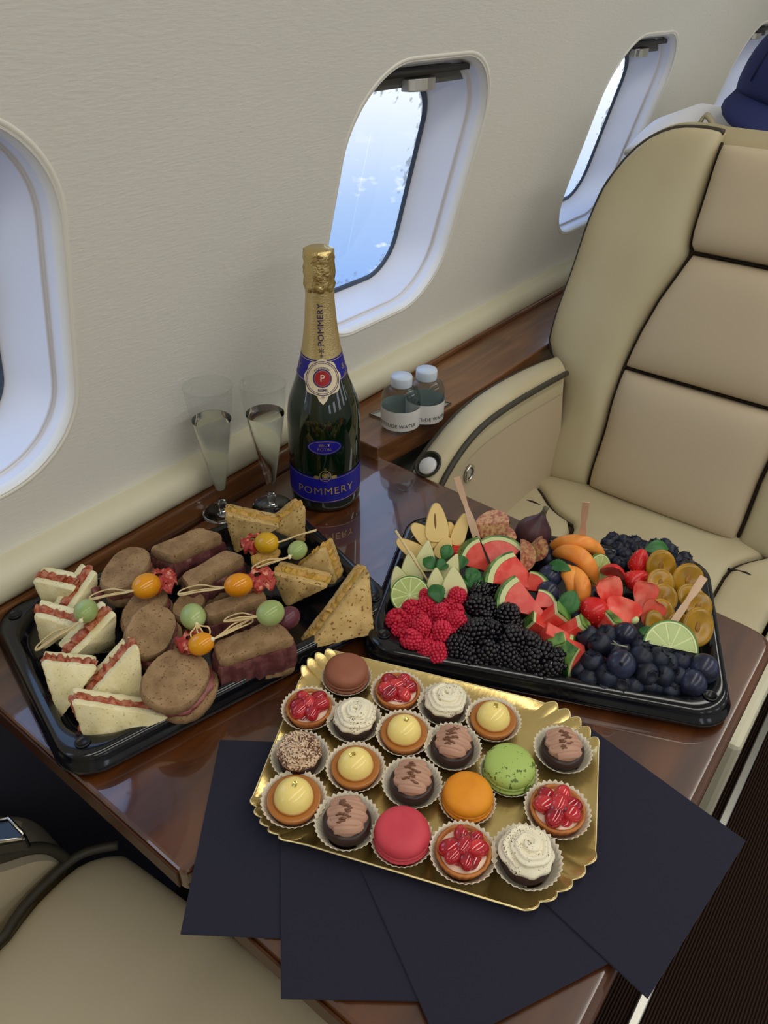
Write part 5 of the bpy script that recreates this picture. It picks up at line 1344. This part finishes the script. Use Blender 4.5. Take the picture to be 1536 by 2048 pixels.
def fslice(x, y, z, L_, W_, th, taper, axis, face, skin, flesh, label, name, cat, grp, core=0):
    """a cut slice with a flat face: flesh, a strip of skin along its back and, if it shows one, the core line"""
    c = P(x, y, z); t = empty(name, c, label, cat, grp)
    fz = Vector(face).normalized(); ax_ = Vector(axis); ax_ = (ax_ - fz * ax_.dot(fz)).normalized(); sx = ax_.cross(fz)
    M4 = Matrix((sx, ax_, fz)).transposed().to_4x4(); n_ = 40; ol = []
    for i in range(n_):
        a = 2 * PI * i / n_; cx_ = math.cos(a); sy = math.sin(a); yy_ = math.copysign(abs(sy) ** .85, sy); xx_ = math.copysign(abs(cx_) ** .7, cx_)
        ol.append((W_ * xx_ * (1 - taper * yy_) / (1 + taper * .3), L_ / 2 * yy_))
    rings = []
    for dz, s in ((-th / 2, .72), (-th * .3, .95), (0, 1.0), (th * .36, .98), (th / 2, .93)): rings.append([M4 @ Vector((p[0] * s, p[1] * s, dz)) for p in ol])
    lobj('flesh', loft(rings), flesh, t, auto=.7)
    rings = []
    for dz, s in ((-th * .46, .76), (-th * .28, .975), (0, 1.02), (th * .30, 1.0)): rings.append([M4 @ Vector((p[0] * s, p[1] * s, dz)) for p in ol[int(n_ * .72):] + ol[:int(n_ * .22)]])
    lobj('skin', loft(rings, closed=False, cap=False), skin, t)
    if core: lobj('core_line', xf(mv(ball(.0011, L_ * .20, .0006, 10, 8), (-W_ * .12, L_ * .05, th / 2)), M4), M_core, t)
gp = 'pear slices at the back left of the fruit tray'
cam_f = (-.70, -.50, .62)
for q in ((873, 1046, .060, .044, .0135, .012, .42, (.12, .16, .9), cam_f, 'tall pear slice with a dark core line, standing at the back left', 1),
          (920, 1060, .052, .038, .0085, .012, .30, (.25, -.12, .9), cam_f, 'pear slice standing right next to the long wooden fork', 0),
          (900, 1072, .044, .032, .0080, .012, .35, (.1, .10, .9), (-.5, -.7, .5), 'yellow skinned pear slice between the two tall ones', 0),
          (848, 1070, .048, .036, .0110, .011, .35, (-.35, .75, .65), cam_f, 'pear slice lying in front of the tall one with the core line', 0),
          (887, 1096, .040, .026, .0090, .010, .20, (.4, -.2, .8), cam_f, 'short pear slice beside the mint sprig', 0),
          (822, 1098, .036, .038, .0095, .011, .30, (-.4, .65, .5), cam_f, 'pear slice nearest the left rim, crossed by the thin pick', 0)):
    fslice(q[0], q[1], q[2], q[3], q[4], q[5], q[6], q[7], q[8], M_pears, M_pear, q[9], 'pear_slice', 'pear', gp, q[10])
gm = 'pale green melon wedges'
for q in ((822, 1136, .036, .036, .0125, .011, .62, (.15, .2, .8), cam_f, 'pale melon wedge left of the thin pick, behind the lime slice'),
          (852, 1112, .042, .034, .0115, .011, .66, (.2, .05, .9), cam_f, 'pale melon wedge right behind the thin pick, beside mint'),
          (799, 1160, .030, .030, .0115, .010, .60, (.0, .3, .9), cam_f, 'pale melon wedge at the left rim above the lime slice'),
          (872, 1160, .040, .026, .0100, .010, .62, (.1, .1, .9), cam_f, 'short pale melon wedge in front of the thin pick foot'),
          (903, 1138, .044, .034, .0110, .011, .70, (.35, -.05, .9), (-.75, -.3, .6), 'pale melon wedge with a sharp tip, behind the raspberries'),
          (907, 1166, .042, .034, .0135, .012, .60, (.1, .15, .9), cam_f, 'largest pale melon wedge touching the raspberries and blackberries')):
    fslice(*q[:9], M_apps, M_appf, q[9], 'pale_melon_wedge', 'melon', gm)
# figs
fc_ = P(1066, 1068, .034)
fig = empty('fig', fc_, 'whole dark purple fig with its stem up at the back of the fruit tray', 'fig')
Mf = Matrix.Translation(fc_) @ Matrix.Rotation(.22, 4, 'X') @ Matrix.Rotation(.1, 4, 'Y')
obj('fig_body', xf(lathe([(.0001, -.020), (.010, -.019), (.017, -.013), (.0205, -.004), (.0205, .004), (.017, .012), (.011, .019), (.006, .025), (.0035, .030), (.0001, .031)], 36, cap=False, wob=lambda a, k: 1 + .012 * math.sin(9 * a)), Mf), M_figs, fig)
obj('fig_stem', xf(lathe([(.0036, .029), (.0028, .034), (.0032, .039), (.0001, .0395)], 12, cap=False), Mf), mat('fig_stem', (88, 84, 66), rough=.6), fig)
gf = 'cut figs at the back of the fruit tray'
wedge(988, 1053, .056, .038, .020, 120, (.35, -.8, .25), (.5, .3, -.8), M_apps, M_figf, 'cut fig half with speckled pink flesh, behind the watermelon', 'cut_fig', 'fig', gf)
wedge(1002, 1076, .044, .034, .017, 110, (.3, -.85, .0), (.5, .3, -.7), M_figs, M_figf, 'cut fig half lying below the pink speckled one', 'cut_fig', 'fig', gf)
wedge(1054, 1112, .048, .036, .015, 100, (.45, .35, .8), (.5, -.5, -.4), M_apps, M_figf, 'cut fig quarter leaning towards the dark grapes, pale green skin', 'cut_fig', 'fig', gf)
wedge(1076, 1098, .052, .032, .014, 100, (.3, -.4, .8), (.5, -.2, -.3), M_figs, M_figf, 'cut fig quarter directly in front of the whole fig', 'cut_fig', 'fig', gf)

# mint leaves
def leaf(base_, tip, w, label, curl=.004, group='mint leaves in the fruit tray'):
    a = P(*base_); b = P(*tip); d = b - a; L_ = d.length; f = d.normalized(); s = f.cross(Vector((-.4, -.35, .85))).normalized(); n_ = s.cross(f).normalized()
    if n_.z < 0: n_ = -n_
    V = []; Fc = []; K = 18
    for k in range(K + 1):
        t = k / K; ww = w * math.sin(PI * min(.99, t * .97 + .015)) ** .75 * (1 + (.10 if k % 2 else -.04))
        for j, u in enumerate((-1, -.5, 0, .5, 1)): V.append(a + f * L_ * t + s * ww * u + n_ * (curl * math.sin(PI * t) + abs(u) * ww * .35 + (.0006 * (-1) ** k if abs(u) == .5 else 0)))
    for k in range(K):
        for j in range(4): Fc.append((k * 5 + j, k * 5 + j + 1, (k + 1) * 5 + j + 1, (k + 1) * 5 + j))
    o = obj('mint_leaf', (V, Fc), M_mint, base=a); o.modifiers.new('s', 'SOLIDIFY').thickness = .0005
    return tag(o, label, 'leaf', group)
leaf((864, 1170, .048), (880, 1206, .040), .0085, 'large smooth mint leaf hanging at the foot of the thin pick')
leaf((886, 1120, .046), (900, 1090, .056), .0070, 'mint leaf standing beside the short pear slice')
leaf((870, 1138, .046), (846, 1118, .052), .0070, 'mint leaf lying between the pale melon wedges, left sprig')
leaf((872, 1140, .048), (894, 1124, .050), .0060, 'mint leaf of the sprig in front of the pear slices')
leaf((918, 1140, .044), (926, 1112, .050), .0065, 'mint leaf between the sharp pale wedge and the watermelon')
leaf((938, 1168, .042), (950, 1136, .050), .0080, 'mint leaf of the sprig left of the middle watermelon wedge, upper')
leaf((934, 1172, .040), (968, 1158, .044), .0080, 'mint leaf of the sprig left of the middle watermelon wedge, right one')
leaf((942, 1176, .038), (930, 1150, .044), .0070, 'mint leaf of the sprig above the blackberries, left one')
leaf((1142, 1140, .056), (1094, 1132, .048), .0065, 'mint leaf lying across the orange melon by the dark grape')
leaf((1150, 1182, .054), (1122, 1230, .036), .0100, 'large mint leaf in front of the orange melon slices')
leaf((1288, 1100, .038), (1336, 1096, .034), .0080, 'dark mint leaf among the rear blueberries')
leaf((1300, 1274, .034), (1278, 1258, .038), .0060, 'dark mint leaf between the lime slice and the blueberry heap')

# wooden sticks and forks
def wfork(a_, b_, w0, w1, label, tines=True):
    a = P(*a_); b = P(*b_); f = (b - a).normalized(); s = f.cross(Vector((0, 0, TT + CH)) - a).normalized(); n_ = s.cross(f).normalized(); L_ = (b - a).length
    out = []; K = 12
    def wf(t): return w0 + (w1 - w0) * (0 if t < .45 else min(1, (t - .45) / .25)) - .0012 * math.exp(-((t - .5) / .12) ** 2)
    l = [a + f * L_ * k / K - s * wf(k / K) for k in range(K + 1)]; r_ = [a + f * L_ * k / K + s * wf(k / K) for k in range(K + 1)]
    if tines: tip = [b + s * w1 * .9 + f * .008, b + s * w1 * .3, b - s * w1 * .3, b - s * w1 * .9 + f * .008]
    else: tip = []
    t = obj('wooden_fork' if tines else 'wooden_stick', extrude(l + list(reversed(tip)) + list(reversed(r_)), n_ * .0012), M_wstick, base=b, smooth=False, bevel=.0003)
    return tag(t, label, 'fork' if tines else 'stick', 'pale wooden picks standing in the fruit')
wfork((913, 954, .112), (952, 1072, .052), .0034, .0040, 'pale wooden fork leaning over the pears and watermelon')
wfork((1408, 1154, .078), (1346, 1246, .044), .0038, .0034, 'pale wooden fork lying across the yellow plum halves')
wfork((1172, 1003, .115), (1163, 1088, .052), .0036, .0040, 'upright pale wooden stick in the rear orange melon slice', False)
o = obj('thin_pick', tube([P(791, 1061, .085), P(858, 1166, .036)], .0013, 8), M_pick, base=P(858, 1166, .036)); tag(o, 'thin round bamboo pick leaning over the pale melon wedges', 'pick')
# ---------------------------------------------------------------- small pastries on the golden tray
M_paper = mat('paper_case', (226, 214, 192), rough=.7, sub=.1)
M_crust = mat('tart_crust', (190, 120, 58), rough=.5, col2=(168, 98, 44), vscale=90, bump=('noise', 260, .4, .001))
M_glaze = mat('red_glaze', (176, 18, 36), rough=.08, spec=.7, coat=.6, col2=(128, 8, 30), vscale=60)
M_glaze2 = mat('red_glaze_light', (206, 52, 56), rough=.10, spec=.7, coat=.6, col2=(170, 24, 40), vscale=60)
M_pcream = mat('pastry_cream', (236, 206, 184), rough=.3)
M_caramel = mat('caramel_base', (172, 108, 48), rough=.22, spec=.5, coat=.3)
M_lemon = mat('lemon_glaze', (246, 222, 136), rough=.16, spec=.5, sub=.1)
M_goldleaf = mat('gold_leaf', (246, 222, 120), rough=.15, metal=1)
M_choc = mat('dark_chocolate', (48, 26, 22), rough=.35, spec=.5)
M_mousse = mat('chocolate_mousse', (184, 142, 120), rough=.5)
M_curl = mat('chocolate_curl', (116, 76, 54), rough=.45)
def dusted(name, col, dust, d0, scale):
    m = bpy.data.materials.new(name); m.use_nodes = True; nt = m.node_tree; N = nt.nodes; L = nt.links; b = N['Principled BSDF']; b.inputs['Roughness'].default_value = .55
    tc = N.new('ShaderNodeTexCoord'); n1 = N.new('ShaderNodeTexNoise'); n1.inputs['Scale'].default_value = scale; n1.inputs['Detail'].default_value = 2
    n2 = N.new('ShaderNodeTexNoise'); n2.inputs['Scale'].default_value = 70
    L.new(tc.outputs['Object'], n1.inputs[0]); L.new(tc.outputs['Object'], n2.inputs[0])
    ad = N.new('ShaderNodeMath'); ad.operation = 'MULTIPLY_ADD'; ad.inputs[1].default_value = .6; L.new(n2.outputs[0], ad.inputs[0]); L.new(n1.outputs[0], ad.inputs[2])
    cr = N.new('ShaderNodeValToRGB'); cr.color_ramp.elements[0].position = d0; cr.color_ramp.elements[1].position = d0 + .04
    cr.color_ramp.elements[0].color = (*lin(col), 1); cr.color_ramp.elements[1].color = (*lin(dust), 1)
    L.new(ad.outputs[0], cr.inputs[0]); L.new(cr.outputs[0], b.inputs['Base Color']); return m
M_cream_w = dusted('whipped_cream', (238, 230, 204), (96, 62, 40), .94, 800)
M_cream_c = dusted('cocoa_cream', (214, 186, 156), (96, 58, 36), .80, 700)
M_pist = dusted('pistachio_shell', (164, 188, 96), (86, 108, 36), .90, 330)
def shellmat(n, c, c2): return mat(n, c, rough=.5, spec=.35, col2=c2, vscale=40, bump=('noise', 600, .15, .0005))
M_macs = {'brown': shellmat('cocoa_macaron', (158, 100, 76), (146, 90, 68)), 'pink': shellmat('pink_macaron', (208, 72, 84), (196, 62, 76)), 'orange': shellmat('orange_macaron', (232, 150, 36), (222, 136, 28)), 'green': M_pist}
def paper_case(t, r0=.0165, r1=.0242, h=.0125, np_=34):
    n = np_ * 4; prof = [(.0001, .0003), (r0 * .95, .0002), (r0, .0010)] + [(r0 + (r1 - r0) * k / 4, .001 + (h - .001) * k / 4) for k in (1, 2, 3, 4)]
    def wob(a, k): return 1 + (0 if k < 2 else .030 * (k - 1) / 5) * math.cos(np_ * a)
    V, Fc = lathe(prof, n, cap=False, wob=wob)
    V = [Vector((v.x, v.y, v.z + (.0006 * math.cos(np_ * math.atan2(v.y, v.x)) if v.z > h - .001 else 0))) for v in V]
    o = lobj('paper_case', (V, Fc), M_paper, t); md = o.modifiers.new('s', 'SOLIDIFY'); md.thickness = .0003
def root(name): return empty(name, (0, 0, 0))
def make_macaron(col):
    t = root('macaron'); paper_case(t, .0175, .0225, .0085); m = M_macs[col]; R_ = .0198
    rr = random.Random(2)
    def foot(z, s): return lathe([(R_ * .96, z), (R_ * 1.01, z + .0004 * s), (R_ * 1.015, z + .0014 * s), (R_ * .97, z + .0021 * s)], 60, cap=False, wob=lambda a, k: 1 + rr.uniform(-.012, .012))
    lobj('lower_shell', lathe([(.0001, .0022), (R_ * .7, .0024), (R_ * .93, .0042), (R_ * .98, .0062), (R_ * .96, .0085), (.0001, .0085)], 48, cap=False), m, t)
    lobj('filling', lathe([(.0001, .0084), (R_ * .93, .0084), (R_ * .95, .0098), (R_ * .93, .0112), (.0001, .0112)], 40, cap=False), m if col != 'brown' else M_curl, t)
    lobj('shell_foot', join(foot(.0085, -1), foot(.0111, 1)), m, t)
    lobj('upper_shell', lathe([(.0001, .0120), (R_ * .97, .0128), (R_ * 1.0, .0142), (R_ * .985, .0166), (R_ * .93, .0190), (R_ * .80, .0212), (R_ * .6, .0226), (R_ * .35, .0234), (.0001, .0237)], 56, cap=False), m, t)
    return t
def make_tart(seed):
    t = root('berry_tart'); paper_case(t); r_ = random.Random(seed)
    lobj('crust', lathe([(.0001, .0016), (.0150, .0016), (.0165, .0030), (.0200, .0130), (.0202, .0142), (.0192, .0148), (.0176, .0142), (.0168, .0118), (.0001, .0112)], 96, cap=False, wob=lambda a, k: 1 + (.012 if 1 < k < 5 else 0) * math.cos(24 * a)), M_crust, t)
    lobj('custard', lathe([(.0001, .0142), (.0120, .0138), (.0168, .0124)], 32, cap=False), M_pcream, t)
    lobj('jelly', lathe([(.0138, .0138), (.0128, .0152), (.008, .0168), (.0001, .0178)], 40, cap=False, wob=lambda a, k: 1 + .10 * math.sin(3 * a + seed) + .05 * math.sin(7 * a)), M_glaze, t)
    k = 0
    for i in range(7):
        a = i * PI / 3 + r_.uniform(-.3, .3); rr = .0093 if i < 6 else .0; q = (.0062 + r_.uniform(-.0006, .001))
        g = mv(xf(ball(q, q * 1.0, q * 1.35, 18, 12), Matrix.Rotation(a, 4, 'Z') @ Matrix.Rotation(PI / 2 + r_.uniform(-.3, .3), 4, 'Y')), (rr * math.cos(a), rr * math.sin(a), .0168 + (.0030 if i == 6 else 0)))
        lobj('glazed_berry', g, M_glaze if i % 2 else M_glaze2, t)
    gs = [mv(ball(.0022, .0022, .0022, 10, 8), (.0045 * math.cos(a) + .004 * math.cos(seed), .0045 * math.sin(a), .0215 + .0008 * math.sin(3 * a))) for a in [2 * PI * i / 7 for i in range(7)]]
    d = lobj('jelly_drops', join(*gs), M_glaze, t); d['kind'] = 'stuff'
    lobj('cream_dab', mv(ball(.0042, .0026, .0016, 14, 8), (.0092 * math.cos(seed * 2.1), .0092 * math.sin(seed * 2.1), .0160)), M_pcream, t)
    return t
def make_dome(seed):
    t = root('lemon_dome_cake'); paper_case(t)
    lobj('caramel_tart', lathe([(.0001, .0016), (.0155, .0016), (.0170, .003), (.0200, .0120), (.0198, .0132), (.0185, .0134), (.0150, .0122), (.0001, .0120)], 56, cap=False), M_caramel, t)
    lobj('caramel_ring', lathe([(.0150, .0121), (.0152, .0134), (.0143, .0140), (.0132, .0136)], 48, cap=False), M_caramel, t)
    lobj('lemon_dome', lathe([(.0130, .0120)] + [(.0146 * math.cos(PI / 2 * k / 12) ** .85 if k < 12 else .0001, .0128 + .0146 * math.sin(PI / 2 * k / 12)) for k in range(13)], 48, cap=False), M_lemon, t)
    r_ = random.Random(seed); V = []; Fc = []
    for i in range(5):
        for j in range(4):
            x, y = -.0024 + .0048 * i / 4, -.0016 + .0032 * j / 3; x += r_.uniform(-.0003, .0003); V.append((x + .002, y - .001, .0128 + .0147 * math.sqrt(max(0, 1 - ((x + .002) ** 2 + (y - .001) ** 2) / .0156 ** 2)) + r_.uniform(.0001, .0009)))
    for i in range(4):
        for j in range(3): Fc.append((i * 4 + j, i * 4 + j + 1, (i + 1) * 4 + j + 1, (i + 1) * 4 + j))
    lobj('gold_leaf', (V, Fc), M_goldleaf, t, smooth=False)
    return t
def ridged_tube(path, rf_, lobes=7, n=42, amp=.16, tw=0):
    path = [Vector(p) for p in path]; V = []; Fc = []; K = len(path)
    for k, p in enumerate(path):
        t = (path[min(k + 1, K - 1)] - path[max(k - 1, 0)]).normalized(); a = t.cross(Vector((0, 0, 1))); a.normalize(); b = a.cross(t); r = rf_(k / (K - 1))
        for i in range(n):
            an = 2 * PI * i / n; rr = r * (1 + amp * math.cos(lobes * an + tw * k)); V.append(p + a * math.cos(an) * rr + b * math.sin(an) * rr)
    for k in range(K - 1):
        for i in range(n): j = (i + 1) % n; Fc.append((k * n + i, k * n + j, (k + 1) * n + j, (k + 1) * n + i))
    Fc += [tuple(range(n - 1, -1, -1)), tuple(range((K - 1) * n, K * n))]
    return V, Fc
def choc_cup(t): lobj('chocolate_cup', lathe([(.0001, .0014), (.0135, .0014), (.0160, .0035), (.0180, .0085), (.0180, .0125), (.0165, .0148), (.0120, .0156), (.0001, .0158)], 48, cap=False), M_choc, t)
def make_cream(seed, m):
    t = root('cream_swirl_cake'); paper_case(t); choc_cup(t)
    path = []
    for k in range(90):
        u = k / 89; a = -2 * PI * 2.1 * u + seed; r = .0138 * (1 - u) ** .8 * (1 + .06 * math.sin(5 * a)) + .0004; path.append((r * math.cos(a), r * math.sin(a), .0178 + .0095 * u ** .9))
    lobj('cream_swirl', ridged_tube(path, lambda u: .0058 * (1 - .45 * u) * min(1, u * 10 + .4), 6, 36, .13, .05), m, t)
    lobj('cream_base', lathe([(.0150, .0145), (.0182, .0160), (.0176, .0185), (.012, .0205), (.0001, .0225)], 48, cap=False, wob=lambda a, k: 1 + .04 * math.cos(9 * a + seed)), m, t)
    return t
def make_mousse(seed):
    t = root('mousse_cake'); paper_case(t); choc_cup(t); r_ = random.Random(seed)
    path = []
    for k in range(7):
        y = -.0115 + .0225 * k / 6; w = .0125 * math.sqrt(max(.12, 1 - (abs(y) / .0150) ** 2)); z = .0190 + .0050 * (1 - (y / .013) ** 2)
        for x in ((-w, -w * .3, w * .3, w) if k % 2 == 0 else (w, w * .3, -w * .3, -w)): path.append(Vector((x, y + (.0 if abs(x) < w else .0012), z - .0055 * (abs(x) / .0115) ** 2)))
    path = resample(smoothpts(path, 2), 120)
    lobj('mousse_piping', ridged_tube(path, lambda u: .0036 * (1 + .10 * math.sin(40 * u)), 5, 20, .08), M_mousse, t)
    lobj('mousse_mound', mv(ball(.0138, .0152, .0080, 28, 16), (0, 0, .0165)), M_mousse, t)
    for k in range(11):
        y = -.0085 + .0165 * k / 10; z = .0190 + .0050 * (1 - (y / .013) ** 2) + .0026; x0 = r_.uniform(-.005, .003); h_ = r_.uniform(.002, .0035); sl = r_.uniform(-.25, .25)
        pts = [Vector((x, y + sl * (x - x0) + .0004 * math.sin(x * 1500 + k), z - .0050 * (x / .0115) ** 2 + .0009)) for x in [x0 - h_ + 2 * h_ * j / 6 for j in range(7)]]
        lobj('chocolate_curl', tube(pts, lambda u: .0008 * math.sin(PI * (.1 + .8 * u)) + .0002, 6), M_curl, t)
    return t
protos = {}
def pastry(kind, px, py, label, group, rot=None, sc=1.0, arg=None):
    key = (kind, arg)
    fn = {'macaron': make_macaron, 'tart': make_tart, 'dome': make_dome, 'mousse': make_mousse}.get(kind)
    if key not in protos:
        o = fn(arg) if fn else make_cream(*arg); protos[key] = o
    else: o = copy_tree(protos[key])
    c = P(px, py, .0195); o.location = Vector((c.x, c.y, TT + .0088)); o.rotation_euler = (0, 0, rot if rot is not None else random.uniform(0, 6)); o.scale = (sc,) * 3
    cat = {'macaron': 'macaron', 'tart': 'tart', 'dome': 'cake', 'cream': 'cake', 'mousse': 'cake'}[kind]
    tag(o, label, cat, group)
pastry('macaron', 693, 1349, 'chocolate brown macaron at the top left corner of the golden tray', 'macarons', arg='brown', sc=1.03)
pastry('macaron', 804, 1672, 'raspberry pink macaron at the front edge of the golden tray', 'macarons', arg='pink', sc=1.06)
pastry('macaron', 935, 1595, 'orange macaron in the middle of the golden tray', 'macarons', arg='orange', sc=1.0)
pastry('macaron', 1018, 1540, 'pistachio green macaron with dark specks, right of centre', 'macarons', arg='green', sc=1.06)
gt = 'red berry tarts'
pastry('tart', 618, 1418, 'red berry tart at the left edge, next to the brown macaron', gt, arg=1)
pastry('tart', 795, 1384, 'red berry tart in the back row, right of the brown macaron', gt, arg=2)
pastry('tart', 1114, 1622, 'red berry tart at the right edge, beyond the green macaron', gt, arg=3, sc=1.06)
pastry('tart', 926, 1706, 'red berry tart at the front edge, right of the pink macaron', gt, arg=4, sc=1.03)
gd = 'lemon dome cakes'
pastry('dome', 808, 1467, 'lemon dome cake behind the chocolate mousse in the centre left', gd, arg=1)
pastry('dome', 711, 1535, 'lemon dome cake in the second column, below the cocoa dusted rosette', gd, arg=2)
pastry('dome', 588, 1600, 'lemon dome cake at the front left corner of the golden tray', gd, arg=3, sc=1.06)
pastry('dome', 986, 1440, 'lemon dome cake furthest right in the back row', gd, arg=4)
gk = 'cream swirl cakes'
pastry('cream', 709, 1442, 'white cream swirl cake between two red tarts at the back left', gk, arg=(0.6, M_cream_w), rot=.5)
pastry('cream', 600, 1512, 'white cream swirl cake at the left edge, heavily dusted with cocoa', gk, arg=(2.2, M_cream_c), rot=2.0)
pastry('cream', 889, 1410, 'white cream swirl cake in the back row beside the rear lemon dome', gk, arg=(4.0, M_cream_w), rot=3.0)
pastry('cream', 1052, 1716, 'white cream swirl cake at the front right corner of the golden tray', gk, arg=(5.1, M_cream_w), rot=4.4, sc=1.08)
gmm = 'chocolate mousse cakes'
pastry('mousse', 694, 1644, 'chocolate mousse cake at the front edge, left of the pink macaron', gmm, arg=1, rot=-.9, sc=1.03)
pastry('mousse', 824, 1566, 'chocolate mousse cake in the centre, left of the orange macaron', gmm, arg=2, rot=-1.1)
pastry('mousse', 905, 1494, 'chocolate mousse cake above the orange macaron, beside the green one', gmm, arg=3, rot=-1.2)
pastry('mousse', 1125, 1500, 'chocolate mousse cake alone at the top right scalloped corner', gmm, arg=4, rot=-.8)

# ---------------------------------------------------------------- pieces that sit on a part become its sub-parts
SUB = {'gold_leaf': 'lemon_dome', 'chocolate_curl': 'mousse_piping', 'seeds': 'berry', 'calyx': 'berry', 'hull': 'cut_face', 'stone_mark': 'cut_face', 'core_line': 'flesh',
       'button_face': 'recline_button', 'socket_cover': 'cup_socket', 'shade_handle': 'shade', 'stitch_seam': 'cap_crown', 'cap_button': 'cap_crown', 'label_text': 'paper_label',
       'oval_line': 'oval_label', 'oval_text': 'oval_label', 'base_text': 'base_label', 'base_label_line': 'base_label', 'crest': 'base_label', 'collar_text': 'collar_label', 'collar_line': 'collar_label',
       'seal_ring': 'seal', 'seal_text': 'seal', 'seal_centre': 'seal', 'seal_monogram': 'seal', 'seal_ornament': 'seal', 'neck_text': 'neck_foil', 'neck_ornament': 'neck_foil',
       'ash_tray_rim': 'recess_frame', 'shell_foot': 'upper_shell', 'cream_dab': 'custard', 'bubbles': 'drink', 'rim': 'bowl', 'holder_rim': 'holder_plate', 'peg_hole': 'tray_shell', 'tray_edge': 'tray_board', 'segment': 'membrane'}
stem_ = lambda n: n.split('.')[0]
for r0 in [o for o in SC.objects if o.parent is None and o.children]:
    by = {}
    for ch in r0.children: by.setdefault(stem_(ch.name), ch)
    for ch in list(r0.children):
        tgt = by.get(SUB.get(stem_(ch.name), ''))
        if tgt is not None and tgt.location.length < 1e-9 and not ch.children: ch.parent = tgt
